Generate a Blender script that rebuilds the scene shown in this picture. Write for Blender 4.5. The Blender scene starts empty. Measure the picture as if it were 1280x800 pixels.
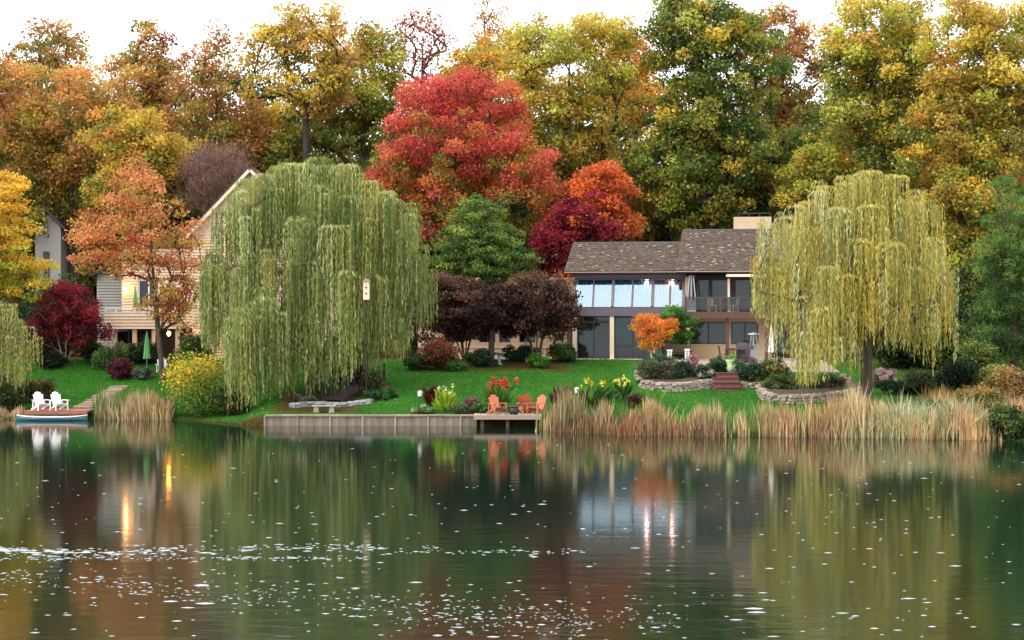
import bpy, math, random
import numpy as np

# ------------------------------------------------------------------ camera, sky, sun, exposure
scene = bpy.context.scene
COL = scene.collection
F = 2300.0          # focal length in photograph pixels (1280 wide)
HC = 5.5            # camera height above the water, metres
cam_data = bpy.data.cameras.new('camera')
cam_data.sensor_width = 36.0
cam_data.lens = F / 1280.0 * 36.0
cam_data.clip_start = 0.5
cam_data.clip_end = 2000.0
cam = bpy.data.objects.new('camera', cam_data)
COL.objects.link(cam)
cam.location = (0, 0, HC)
cam.rotation_euler = (math.radians(90), 0, 0)
scene.camera = cam

SUN_EL, SUN_AZ = math.radians(55), math.radians(235)   # soft light from behind the camera, over its left shoulder
world = bpy.data.worlds.new('World')
scene.world = world
world.use_nodes = True
wn, wl = world.node_tree.nodes, world.node_tree.links
wn.clear()
w_out = wn.new('ShaderNodeOutputWorld')
w_bg = wn.new('ShaderNodeBackground')
w_sky = wn.new('ShaderNodeTexSky')
w_sky.sky_type = 'NISHITA'
w_sky.sun_disc = False
w_sky.sun_elevation = SUN_EL
w_sky.sun_rotation = SUN_AZ
w_sky.dust_density = 3.0
w_mix = wn.new('ShaderNodeMix')
w_mix.data_type = 'RGBA'
w_mix.inputs['Factor'].default_value = 0.86            # a closed white cloud deck over the clear sky
w_noise = wn.new('ShaderNodeTexNoise')
w_noise.inputs['Scale'].default_value = 3.0
w_noise.inputs['Detail'].default_value = 4.0
w_ramp = wn.new('ShaderNodeValToRGB')
w_ramp.color_ramp.elements[0].color = (0.84, 0.88, 0.92, 1)
w_ramp.color_ramp.elements[1].color = (1.0, 1.0, 1.0, 1)
w_gain = wn.new('ShaderNodeVectorMath')
w_gain.operation = 'SCALE'
w_gain.inputs['Scale'].default_value = 10.5
w_bg.inputs['Strength'].default_value = 0.1
wl.new(w_noise.outputs['Fac'], w_ramp.inputs['Fac'])
wl.new(w_ramp.outputs['Color'], w_gain.inputs[0])
wl.new(w_sky.outputs['Color'], w_mix.inputs['A'])
wl.new(w_gain.outputs['Vector'], w_mix.inputs['B'])
wl.new(w_mix.outputs['Result'], w_bg.inputs['Color'])
wl.new(w_bg.outputs['Background'], w_out.inputs['Surface'])

sun_data = bpy.data.lights.new('sun', 'SUN')
sun_data.energy = 1.4
sun_data.angle = math.radians(50)
sun_data.color = (1.0, 0.96, 0.9)
sun = bpy.data.objects.new('sun', sun_data)
COL.objects.link(sun)
sun.location = (-40, -40, 80)
# lamp looks down its -Z; light travels towards +Y (away from the camera) and to the right
sun.rotation_euler = (math.radians(90) - SUN_EL, 0, math.radians(-55))

scene.view_settings.view_transform = 'Standard'
scene.view_settings.look = 'None'
scene.view_settings.exposure = 1.35
scene.view_settings.gamma = 1.0
scene.view_settings.use_curve_mapping = False
scene.render.engine = 'CYCLES'
scene.cycles.use_denoising = True
scene.cycles.max_bounces = 6
scene.cycles.diffuse_bounces = 4
scene.cycles.glossy_bounces = 3
scene.cycles.transmission_bounces = 4
scene.cycles.transparent_max_bounces = 8
scene.cycles.sample_clamp_indirect = 6.0

# ------------------------------------------------------------------ helpers
def lin(c, k=1.0):
    out = []
    for v in c[:3]:
        v = v / 255.0
        v = v / 12.92 if v <= 0.04045 else ((v + 0.055) / 1.055) ** 2.4
        out.append(v * k)
    return out

def leafc(c, k=0.82):
    c = np.array(lin(c, k)); g = c.mean()
    return c * 0.92 + g * 0.08 + 0.004

def XW(px, Y): return (px - 640.0) * Y / F
def ZW(py, Y): return HC - (py - 400.0) * Y / F

SHORE_PX = [(-500, 104), (0, 102), (112, 102), (215, 101), (262, 99.6), (296, 97.2), (322, 95.9), (600, 95.9), (664, 95.9), (676, 94.2), (690, 91.0),
            (760, 88.6), (900, 87.0), (1080, 86.0), (1240, 84.2), (1330, 82), (1700, 78), (2600, 74)]
SHX = np.array([XW(p, y) for p, y in SHORE_PX]); SHY = np.array([y for p, y in SHORE_PX])
def shore(X): return np.interp(X, SHX, SHY)
def sstep(a, b, x):
    t = np.clip((x - a) / (b - a), 0, 1)
    return t * t * (3 - 2 * t)
def ground(X, Y):
    X = np.asarray(X, float); Y = np.asarray(Y, float)
    ys = shore(X)
    wall = sstep(-14.6, -13.2, X) * (1 - sstep(1.0, 2.2, X))
    z0 = 0.1 + 0.42 * wall
    d = Y - ys
    t = np.clip(d / (115.5 - ys), 0, 1)
    z = z0 + (3.0 - z0) * t ** (1.3 - 0.25 * wall)
    z = z + 0.06 * np.sin(X * 0.55 + 1.3) * np.sin(Y * 0.6) * np.clip(t * 4, 0, 1) * (1 - t)
    # shallow dip between the two gardens
    dip = np.exp(-((X + 10.2 - (Y - 100) * 0.12) / 2.4) ** 2) * sstep(96.5, 99, Y) * (1 - sstep(106, 114, Y))
    z = z - 0.55 * dip
    # terrace in front of the house on the right
    ter = sstep(6.9, 7.6, X) * (1 - sstep(19, 21, X)) * sstep(104.9, 105.5, Y)
    z = np.where(ter > 0, np.maximum(z, z + (2.45 + 0.55 * sstep(106, 113, Y) - z) * ter), z)
    z = z + np.clip(Y - 130, 0, 20) * 0.1 + np.clip(Y - 150, 0, 60) * 0.3
    under = -0.9
    z = np.where(d < 0, z0 + (under - z0) * np.clip(-d / 0.3, 0, 1), z)
    return z
def gz(X, Y): return float(ground(X, Y))
def G(px, py, y0=84.0, y1=114.9):
    """point of the ground seen at a photograph pixel"""
    ys = np.arange(y0, y1, 0.05)
    xs = XW(px, ys)
    zr = ZW(py, ys)
    hit = np.where((ground(xs, ys) >= zr) & (ys > shore(xs) + 0.05))[0]
    i = hit[0] if len(hit) else len(ys) - 1
    return float(xs[i]), float(ys[i]), float(ground(xs[i], ys[i]))
def W(px, py):
    """point of the water seen at a pixel"""
    Y = F * HC / (py - 400.0)
    return XW(px, Y), Y

def link(o, parent=None):
    COL.objects.link(o)
    if parent is not None: o.parent = parent
    return o
def tag(o, label, cat, group=None, kind=None):
    if label: o['label'] = label
    if cat: o['category'] = cat
    if group: o['group'] = group
    if kind: o['kind'] = kind
    return o
def thing(name, label, cat, loc, rz=0.0, group=None, scale=1.0):
    o = bpy.data.objects.new(name, None)
    if 'wall' in name or 'terrace' in name or 'steps' in name: o['kind'] = 'thing'
    o.empty_display_size = 0.3
    o.location = loc; o.rotation_euler = (0, 0, rz); o.scale = (scale,) * 3
    link(o); tag(o, label, cat, group)
    return o
def copy_thing(root, loc, rz, label=None, scale=None):
    r = root.copy(); COL.objects.link(r); r.location = loc; r.rotation_euler = (0, 0, rz)
    if scale: r.scale = scale if isinstance(scale, tuple) else (scale,) * 3
    if label: r['label'] = label
    for ch in list(root.children):
        c = ch.copy(); COL.objects.link(c); c.parent = r
        for g in list(ch.children):
            d = g.copy(); COL.objects.link(d); d.parent = c
    return r

def np_mesh(name, V, k, mat, cols=None, smooth=False, faces=None):
    """mesh from (N,3) vertices; every k consecutive vertices are one face unless faces (M,k) is given"""
    V = np.ascontiguousarray(V, dtype=np.float32)
    me = bpy.data.meshes.new(name)
    n = len(V)
    idx = np.arange(n, dtype=np.int32) if faces is None else np.ascontiguousarray(faces, dtype=np.int32).ravel()
    m = len(idx) // k
    me.vertices.add(n); me.vertices.foreach_set('co', V.ravel())
    me.loops.add(len(idx)); me.loops.foreach_set('vertex_index', idx)
    me.polygons.add(m); me.polygons.foreach_set('loop_start', np.arange(0, m * k, k, dtype=np.int32))
    me.polygons.foreach_set('loop_total', np.full(m, k, dtype=np.int32))
    if smooth: me.polygons.foreach_set('use_smooth', np.ones(m, dtype=bool))
    if cols is not None:
        a = me.color_attributes.new('Col', 'FLOAT_COLOR', 'POINT')
        c = np.ones((n, 4), dtype=np.float32); c[:, :3] = cols
        a.data.foreach_set('color', c.ravel())
    me.update(); me.validate()
    me.materials.append(mat)
    return me
def np_obj(name, V, k, mat, parent=None, cols=None, smooth=False, faces=None):
    return link(bpy.data.objects.new(name, np_mesh(name, V, k, mat, cols, smooth, faces)), parent)

class MB:
    """collects solid shapes, then links them as one mesh object"""
    def __init__(s): s.v = []; s.f = []; s.c = []
    def add(s, vs, fs, col=None):
        b = len(s.v); s.v += [tuple(map(float, v)) for v in vs]; s.f += [tuple(i + b for i in f) for f in fs]
        if col is not None: s.c += [tuple(col)] * len(vs)
        return s
    def box(s, x0, x1, y0, y1, z0, z1, col=None):
        vs = [(x0, y0, z0), (x1, y0, z0), (x1, y1, z0), (x0, y1, z0), (x0, y0, z1), (x1, y0, z1), (x1, y1, z1), (x0, y1, z1)]
        return s.add(vs, [(3, 2, 1, 0), (4, 5, 6, 7), (0, 1, 5, 4), (1, 2, 6, 5), (2, 3, 7, 6), (3, 0, 4, 7)], col)
    def beam(s, p0, p1, w, t, side=(1, 0, 0), col=None):
        """box from p0 to p1; w along `side` (made square to the run), t along the third axis"""
        p0 = np.array(p0, float); p1 = np.array(p1, float)
        d = p1 - p0; d = d / np.linalg.norm(d)
        a = np.array(side, float); a = a - d * a.dot(d)
        if np.linalg.norm(a) < 1e-4: a = np.array((0, 1, 0.0)) - d * d[1]
        a /= np.linalg.norm(a); b = np.cross(d, a)
        vs = [p + a * i * w / 2 + b * j * t / 2 for p in (p0, p1) for i, j in ((-1, -1), (1, -1), (1, 1), (-1, 1))]
        return s.add(vs, [(3, 2, 1, 0), (4, 5, 6, 7), (0, 1, 5, 4), (1, 2, 6, 5), (2, 3, 7, 6), (3, 0, 4, 7)], col)
    def tube(s, pts, rad, n=8, cap=True):
        pts = [np.array(p, float) for p in pts]
        if not hasattr(rad, '__len__'): rad = [rad] * len(pts)
        rings = []
        for i, p in enumerate(pts):
            d = pts[min(i + 1, len(pts) - 1)] - pts[max(i - 1, 0)]; d /= np.linalg.norm(d) + 1e-9
            a = np.cross(d, (0, 0, 1.0)) if abs(d[2]) < 0.9 else np.cross(d, (0, 1.0, 0))
            a /= np.linalg.norm(a); b = np.cross(d, a)
            rings.append([p + rad[i] * (a * math.cos(2 * math.pi * k / n) + b * math.sin(2 * math.pi * k / n)) for k in range(n)])
        vs = [v for r in rings for v in r]; fs = []
        for i in range(len(pts) - 1):
            for k in range(n):
                fs.append((i * n + k, i * n + (k + 1) % n, (i + 1) * n + (k + 1) % n, (i + 1) * n + k))
        if cap:
            fs.append(tuple(range(n - 1, -1, -1))); fs.append(tuple((len(pts) - 1) * n + k for k in range(n)))
        return s.add(vs, fs)
    def lathe(s, prof, c=(0, 0, 0), n=12):
        """prof: list of (r, z) from bottom to top"""
        vs = []; fs = []
        for r, z in prof:
            vs += [(c[0] + r * math.cos(2 * math.pi * k / n), c[1] + r * math.sin(2 * math.pi * k / n), c[2] + z) for k in range(n)]
        for i in range(len(prof) - 1):
            for k in range(n): fs.append((i * n + k, i * n + (k + 1) % n, (i + 1) * n + (k + 1) % n, (i + 1) * n + k))
        fs.append(tuple(range(n - 1, -1, -1))); fs.append(tuple((len(prof) - 1) * n + k for k in range(n)))
        return s.add(vs, fs)
    def prism(s, poly, axis, a0, a1):
        """extrude a closed polygon of 2-D points along axis 'x' or 'y' or 'z'"""
        def to3(p, a): return {'x': (a, p[0], p[1]), 'y': (p[0], a, p[1]), 'z': (p[0], p[1], a)}[axis]
        n = len(poly)
        vs = [to3(p, a0) for p in poly] + [to3(p, a1) for p in poly]
        fs = [tuple(range(n - 1, -1, -1)), tuple(range(n, 2 * n))] + [(i, (i + 1) % n, n + (i + 1) % n, n + i) for i in range(n)]
        return s.add(vs, fs)
    def mesh(s, name, mat, smooth=False):
        me = bpy.data.meshes.new(name); me.from_pydata(s.v, [], s.f)
        if s.c and len(s.c) == len(s.v):
            a = me.color_attributes.new('Col', 'FLOAT_COLOR', 'POINT')
            c = np.ones((len(s.v), 4), dtype=np.float32); c[:, :3] = s.c
            a.data.foreach_set('color', c.ravel())
        if smooth: me.polygons.foreach_set('use_smooth', [True] * len(me.polygons))
        me.update(); me.materials.append(mat)
        return me
    def build(s, name, mat, parent=None, smooth=False, bevel=0.0):
        o = link(bpy.data.objects.new(name, s.mesh(name, mat, smooth)), parent)
        if bevel:
            m = o.modifiers.new('bevel', 'BEVEL'); m.width = bevel; m.segments = 1; m.limit_method = 'ANGLE'
        return o

# ------------------------------------------------------------------ materials
MAT = {}
def new_mat(name):
    m = bpy.data.materials.new(name); m.use_nodes = True
    nt = m.node_tree; b = nt.nodes['Principled BSDF']
    MAT[name] = m
    return m, nt, b
def noise(nt, scale, detail=4.0, coord='Object', stretch=None, rough=0.55):
    tc = nt.nodes.new('ShaderNodeTexCoord')
    n = nt.nodes.new('ShaderNodeTexNoise')
    n.inputs['Scale'].default_value = scale; n.inputs['Detail'].default_value = detail; n.inputs['Roughness'].default_value = rough
    if stretch:
        mp = nt.nodes.new('ShaderNodeMapping'); mp.inputs['Scale'].default_value = stretch
        nt.links.new(tc.outputs[coord], mp.inputs['Vector']); nt.links.new(mp.outputs['Vector'], n.inputs['Vector'])
    else: nt.links.new(tc.outputs[coord], n.inputs['Vector'])
    return n
def ramp(nt, src, stops):
    r = nt.nodes.new('ShaderNodeValToRGB')
    el = r.color_ramp.elements
    while len(el) < len(stops): el.new(0.5)
    for e, (p, c) in zip(el, stops): e.position = p; e.color = (*c[:3], 1)
    nt.links.new(src, r.inputs['Fac'])
    return r
def bump(nt, b, src, strength=0.3, dist=0.02):
    bp = nt.nodes.new('ShaderNodeBump'); bp.inputs['Strength'].default_value = strength; bp.inputs['Distance'].default_value = dist
    nt.links.new(src, bp.inputs['Height']); nt.links.new(bp.outputs['Normal'], b.inputs['Normal'])
    return bp
def plain(name, rgb, rough=0.6, var=0.25, scale=3.0, bstr=0.25, metal=0.0, stretch=None, k=1.0, objvar=0.0):
    """painted or natural surface: mottled colour, fine relief, slight wear"""
    m, nt, b = new_mat(name)
    c = lin(rgb, k)
    n = noise(nt, scale, 6.0, stretch=stretch)
    r = ramp(nt, n.outputs['Fac'], [(0.25, [v * (1 - var) for v in c]), (0.55, c), (0.8, [min(1, v * (1 + var)) for v in c])])
    src = r.outputs['Color']
    if objvar:
        oi = nt.nodes.new('ShaderNodeObjectInfo'); hs = nt.nodes.new('ShaderNodeHueSaturation')
        mr = nt.nodes.new('ShaderNodeMapRange'); mr.inputs['To Min'].default_value = 1 - objvar; mr.inputs['To Max'].default_value = 1 + objvar
        nt.links.new(oi.outputs['Random'], mr.inputs['Value']); nt.links.new(mr.outputs['Result'], hs.inputs['Value'])
        nt.links.new(src, hs.inputs['Color']); src = hs.outputs['Color']
    nt.links.new(src, b.inputs['Base Color'])
    b.inputs['Roughness'].default_value = rough; b.inputs['Metallic'].default_value = metal
    n2 = noise(nt, scale * 9, 4.0, stretch=stretch)
    bump(nt, b, n2.outputs['Fac'], bstr, 0.01)
    return m
def leafy(name, trans=0.35, rough=0.55, k=1.0):
    m, nt, b = new_mat(name)
    at = nt.nodes.new('ShaderNodeAttribute'); at.attribute_name = 'Col'
    nt.links.new(at.outputs['Color'], b.inputs['Base Color'])
    b.inputs['Roughness'].default_value = rough; b.inputs['Specular IOR Level'].default_value = 0.25
    tr = nt.nodes.new('ShaderNodeBsdfTranslucent'); nt.links.new(at.outputs['Color'], tr.inputs['Color'])
    mx = nt.nodes.new('ShaderNodeMixShader'); mx.inputs['Fac'].default_value = trans
    out = nt.nodes['Material Output']
    nt.links.new(b.outputs['BSDF'], mx.inputs[1]); nt.links.new(tr.outputs['BSDF'], mx.inputs[2]); nt.links.new(mx.outputs['Shader'], out.inputs['Surface'])
    return m
leafy('leaf', 0.5)
leafy('strand', 0.40)
leafy('straw', 0.20, 0.7)
leafy('petal', 0.25, 0.5)

def make_bark(name, dark, light):
    m, nt, b = new_mat(name)
    n = noise(nt, 2.2, 7.0, stretch=(3, 3, 0.6))
    r = ramp(nt, n.outputs['Fac'], [(0.3, lin(dark)), (0.7, lin(light))])
    nt.links.new(r.outputs['Color'], b.inputs['Base Color']); b.inputs['Roughness'].default_value = 0.9
    bump(nt, b, n.outputs['Fac'], 0.8, 0.06)
make_bark('bark', (44, 35, 30), (96, 80, 68))
make_bark('bark_pale', (88, 78, 68), (150, 138, 124))
make_bark('bark_dark', (30, 23, 22), (66, 52, 48))

# lawn, forest floor and banks in one ground sheet
m, nt, b = new_mat('ground')
geo = nt.nodes.new('ShaderNodeNewGeometry')
n1 = noise(nt, 0.35, 5.0); n2 = noise(nt, 6.0, 6.0); n3 = noise(nt, 60.0, 3.0)
grass1 = ramp(nt, n2.outputs['Fac'], [(0.25, lin((30, 74, 18))), (0.55, lin((48, 104, 28))), (0.8, lin((84, 130, 44)))])
litter = ramp(nt, n2.outputs['Fac'], [(0.25, lin((34, 30, 18))), (0.5, lin((70, 56, 28))), (0.75, lin((110, 82, 40)))])
at = nt.nodes.new('ShaderNodeAttribute'); at.attribute_name = 'Col'
sep = nt.nodes.new('ShaderNodeSeparateColor'); nt.links.new(at.outputs['Color'], sep.inputs['Color'])
mg = nt.nodes.new('ShaderNodeMix'); mg.data_type = 'RGBA'
nt.links.new(sep.outputs['Red'], mg.inputs['Factor']); nt.links.new(litter.outputs['Color'], mg.inputs['A']); nt.links.new(grass1.outputs['Color'], mg.inputs['B'])
ov = nt.nodes.new('ShaderNodeMix'); ov.data_type = 'RGBA'; ov.blend_type = 'MULTIPLY'; ov.inputs['Factor'].default_value = 0.8
patch = ramp(nt, n1.outputs['Fac'], [(0.3, (0.6, 0.7, 0.55)), (0.7, (1.25, 1.15, 1.1))])
nt.links.new(mg.outputs['Result'], ov.inputs['A']); nt.links.new(patch.outputs['Color'], ov.inputs['B'])
nt.links.new(ov.outputs['Result'], b.inputs['Base Color']); b.inputs['Roughness'].default_value = 0.95; b.inputs['Specular IOR Level'].default_value = 0.1
bump(nt, b, n3.outputs['Fac'], 0.9, 0.08)

# water: smooth, a little ruffled; slope grows in the wind streaks
m, nt, b = new_mat('water')
b.inputs['Base Color'].default_value = (0.003, 0.014, 0.008, 1)
b.inputs['IOR'].default_value = 1.34
b.inputs['Specular IOR Level'].default_value = 0.62
b.inputs['Roughness'].default_value = 0.075
wa = noise(nt, 1.0, 2.0, stretch=(0.55, 1.6, 1)); wb = noise(nt, 5.0, 2.0, stretch=(0.6, 1.3, 1)); wc = noise(nt, 0.05, 3.0)
ad = nt.nodes.new('ShaderNodeMath'); ad.operation = 'MULTIPLY_ADD'; ad.inputs[1].default_value = 0.12
nt.links.new(wb.outputs['Fac'], ad.inputs[0]); nt.links.new(wa.outputs['Fac'], ad.inputs[2])
bp = bump(nt, b, ad.outputs['Value'], 1.0, 0.02)
tc = nt.nodes.new('ShaderNodeTexCoord'); sx = nt.nodes.new('ShaderNodeSeparateXYZ'); nt.links.new(tc.outputs['Object'], sx.inputs['Vector'])
mr = nt.nodes.new('ShaderNodeMapRange'); mr.inputs['From Min'].default_value = 52; mr.inputs['From Max'].default_value = 36
mr.inputs['To Min'].default_value = 0.003; mr.inputs['To Max'].default_value = 0.012
nt.links.new(sx.outputs['Y'], mr.inputs['Value'])
ml = nt.nodes.new('ShaderNodeMath'); ml.operation = 'MULTIPLY'; rr = ramp(nt, wc.outputs['Fac'], [(0.4, (0.5,) * 3), (0.65, (1.5,) * 3)])
nt.links.new(mr.outputs['Result'], ml.inputs[0]); nt.links.new(rr.outputs['Color'], ml.inputs[1]); nt.links.new(ml.outputs['Value'], bp.inputs['Distance'])

# ------------------------------------------------------------------ ground and water
def build_ground():
    off = np.concatenate([[-4, -0.32, -0.02], np.arange(0.3, 30, 0.45), np.arange(30, 60, 1.5), np.arange(60, 400, 12)])
    xs = np.concatenate([np.arange(-400, -60, 14), np.arange(-60, 60, 0.6), np.arange(60, 401, 14)])
    XX, OO = np.meshgrid(xs, off)
    YY = shore(XX) + OO
    ZZ = ground(XX, YY)
    rng = np.random.default_rng(5)
    ZZ = ZZ + rng.normal(0, 0.012, ZZ.shape) * (OO > 0)
    nx, ny = len(xs), len(off)
    V = np.stack([XX, YY, ZZ], -1).reshape(-1, 3)
    i = np.arange((ny - 1) * nx).reshape(ny - 1, nx)[:, :-1].ravel()
    faces = np.stack([i, i + 1, i + nx + 1, i + nx], -1)
    # red channel: how much lawn grows there (1 lawn, 0 leaf litter of the wood and beds)
    lawn = 1 - sstep(116, 120, YY)
    lawn *= 1 - 0.55 * sstep(19.5, 22, XX) * sstep(96, 104, YY)
    bed = sstep(-13.4, -12.6, XX) * (1 - sstep(-8.6, -7.8, XX + 0.25 * np.sin(YY * 1.7))) * sstep(97.6, 98.2, YY) * (1 - sstep(104, 106, YY))
    fnd = sstep(-6.2, -5.2, XX) * (1 - sstep(3.4, 3.9, XX)) * sstep(110.6 + 0.4, 111.5, YY - 0.3 * np.sin(XX * 1.3))
    lawn *= (1 - 0.97 * bed) * (1 - 0.9 * fnd)
    lawn *= np.clip(sstep(-0.1, 0.5, OO), 0, 1)
    lawn *= 1 - sstep(-40, -36, -np.abs(XX + 2) + 0) * 0
    cols = np.stack([lawn, lawn, lawn], -1).reshape(-1, 3)
    o = np_obj('ground', V, 4, MAT['ground'], None, cols, True, faces)
    o['kind'] = 'structure'
    xs = np.array([-420, 420.0]); V = np.array([(-420, -60, 0), (420, -60, 0), (420, 112, 0), (-420, 112, 0)], float)
    o = np_obj('water', V, 4, MAT['water']); o['kind'] = 'structure'
build_ground()

# ------------------------------------------------------------------ vegetation generators
def pick_colours(rng, n, pal, h):
    """pal: list of (sRGB, weight, bias): bias>0 favours the top of the crown"""
    cs = np.array([leafc(c) for c, w, bb in pal])
    w = np.array([[wt * math.exp(bb * (2 * hh - 1)) for c, wt, bb in pal] for hh in np.clip(h, 0, 1)])
    w /= w.sum(1, keepdims=True)
    cum = w.cumsum(1)
    k = (rng.random(n)[:, None] > cum).sum(1)
    return cs[np.clip(k, 0, len(cs) - 1)], cum, cs
def leaf_quads(rng, pos, out, size, aspect, up=0.5, droop=0.25):
    n = len(pos)
    nr = rng.normal(size=(n, 3)); nr /= np.linalg.norm(nr, axis=1, keepdims=True)
    nr = nr + np.array([0, 0, up]) + out * 0.55
    nr /= np.linalg.norm(nr, axis=1, keepdims=True) + 1e-9
    t = rng.normal(size=(n, 3)); t[:, 2] -= droop
    t -= nr * (t * nr).sum(1, keepdims=True); t /= np.linalg.norm(t, axis=1, keepdims=True) + 1e-9
    b = np.cross(nr, t)
    L = size * rng.uniform(0.6, 1.35, (n, 1)); Wd = L * aspect * rng.uniform(0.8, 1.2, (n, 1))
    V = np.empty((n, 4, 3))
    V[:, 0] = pos - t * L * 0.5; V[:, 2] = pos + t * L * 0.5
    V[:, 1] = pos + b * Wd * 0.5 + nr * L * 0.07; V[:, 3] = pos - b * Wd * 0.5 + nr * L * 0.07
    return V.reshape(-1, 3)
def branches(rng, nodes, parents, tips_w, r_tip, power, base_r, name, mat, root, sides=5):
    n = len(nodes)
    cnt = np.array(tips_w, float)
    for i in range(n - 1, 0, -1): cnt[parents[i]] += cnt[i]
    rad = r_tip * np.maximum(cnt, 1) ** power
    rad *= base_r / max(rad[0], 1e-6) if base_r else 1
    rad = np.maximum(rad, r_tip)
    P = np.array(nodes)
    kids = np.arange(1, n); par = np.array(parents[1:])
    a, c = P[par], P[kids]
    ra = np.minimum(rad[par], rad[kids] * 1.7); rc = rad[kids]
    d = c - a; d /= np.linalg.norm(d, axis=1, keepdims=True) + 1e-9
    ref = np.where(np.abs(d[:, 2:3]) < 0.9, np.array([[0, 0, 1.0]]), np.array([[0, 1.0, 0]]))
    u = np.cross(d, ref); u /= np.linalg.norm(u, axis=1, keepdims=True); v = np.cross(d, u)
    ang = 2 * np.pi * np.arange(sides) / sides
    ring = u[:, None] * np.cos(ang)[None, :, None] + v[:, None] * np.sin(ang)[None, :, None]
    A = a[:, None] + ring * ra[:, None, None]; C = c[:, None] + ring * rc[:, None, None] + (d * rc[:, None])[:, None] * 0.3
    V = np.concatenate([A, C], 1).reshape(-1, 3)
    m = len(kids); base = (np.arange(m) * 2 * sides)[:, None, None]
    q = np.array([[k, (k + 1) % sides, sides + (k + 1) % sides, sides + k] for k in range(sides)])
    faces = (base + q[None]).reshape(-1, 4)
    return np_obj(name, V, 4, mat, root, None, True, faces)
def skeleton(rng, tips, fork, top, lean=(0, 0), stems=1, spread=0.3):
    """nodes and parents: trunk from the origin to `fork`, leader to `top`, each tip joined to the nearest fitting node"""
    nodes = [np.zeros(3)]; par = [0]; w = [0]
    def addn(p, i, ww=0): nodes.append(np.array(p, float)); par.append(i); w.append(ww); return len(nodes) - 1
    for s in range(stems):
        last = 0
        a = 2 * math.pi * (s + rng.random() * 0.5) / stems
        off = np.array([math.cos(a), math.sin(a) * 0.6]) * (spread if stems > 1 else 0.0)
        k = 7
        jit = np.cumsum(rng.normal(0, 0.06 * (top / 10), (k, 2)), 0)
        for j in range(1, k + 1):
            f = j / k
            xy = np.array(lean) * f + jit[j - 1] * 0.7 + off * (f * top) ** 0.8 * 0.55
            last = addn((xy[0], xy[1], top * f * (1 if stems == 1 else 0.62)), last)
    order = np.argsort(np.linalg.norm(tips - np.array([lean[0] * 0.5, lean[1] * 0.5, fork]), axis=1))
    for i in order:
        tpt = tips[i]
        N = np.array(nodes)
        dz = tpt[2] - N[:, 2]; hor = np.linalg.norm(N[:, :2] - tpt[:2], axis=1)
        dist = np.sqrt(hor ** 2 + dz ** 2)
        pd = N - N[np.array(par)]; pd /= np.linalg.norm(pd, axis=1, keepdims=True) + 1e-6
        turn = 1 - ((tpt - N) * pd).sum(1) / (dist + 1e-6)
        cost = dist * (1 + 0.55 * turn) + np.where(dz < hor * 0.25, (hor * 0.25 - dz) * 1.2, 0) + np.where(N[:, 2] < fork * 0.9, 40, 0)
        if fork > top * 0.95: cost = dist
        j = int(np.argmin(cost))
        p0 = nodes[j]
        seg = max(1, int(dist[j] / 1.6))
        last = j
        for s in range(1, seg):
            f = s / seg
            p = p0 + (tpt - p0) * f; p = p + rng.normal(0, 0.12, 3) + np.array([0, 0, -0.35 * math.sin(math.pi * f) * min(1.5, dist[j] / 5)])
            last = addn(p, last)
        addn(tpt, last, 1)
    return nodes, par, w
def crown_points(rng, lobes, n, Y, rmin, shell=0.5):
    """clump centres spread through a union of ellipsoids (world units, relative to base)"""
    pts = []
    vol = np.array([l[3] * l[4] * l[5] for l in lobes]) ** 0.75; vol /= vol.sum()
    tries = 0
    P = np.zeros((0, 3))
    while len(pts) < n and tries < n * 40:
        tries += 1
        l = lobes[int(np.searchsorted(vol.cumsum(), rng.random()))] if len(lobes) > 1 else lobes[0]
        d = rng.normal(size=3); d /= np.linalg.norm(d)
        r = (shell + (1 - shell) * rng.random()) ** 0.8 if rng.random() < 0.72 else rng.random() ** 0.5
        p = np.array(l[:3]) + d * np.array(l[3:6]) * r * rng.uniform(0.86, 1.06)
        if len(pts) and np.min(((np.array(pts) - p) ** 2).sum(1)) < (rmin * (0.55 if tries > n * 15 else 1)) ** 2: continue
        pts.append(p)
    return np.array(pts)
BROAD = dict(leaf=0.34, aspect=0.72, up=0.5, droop=0.3)
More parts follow.
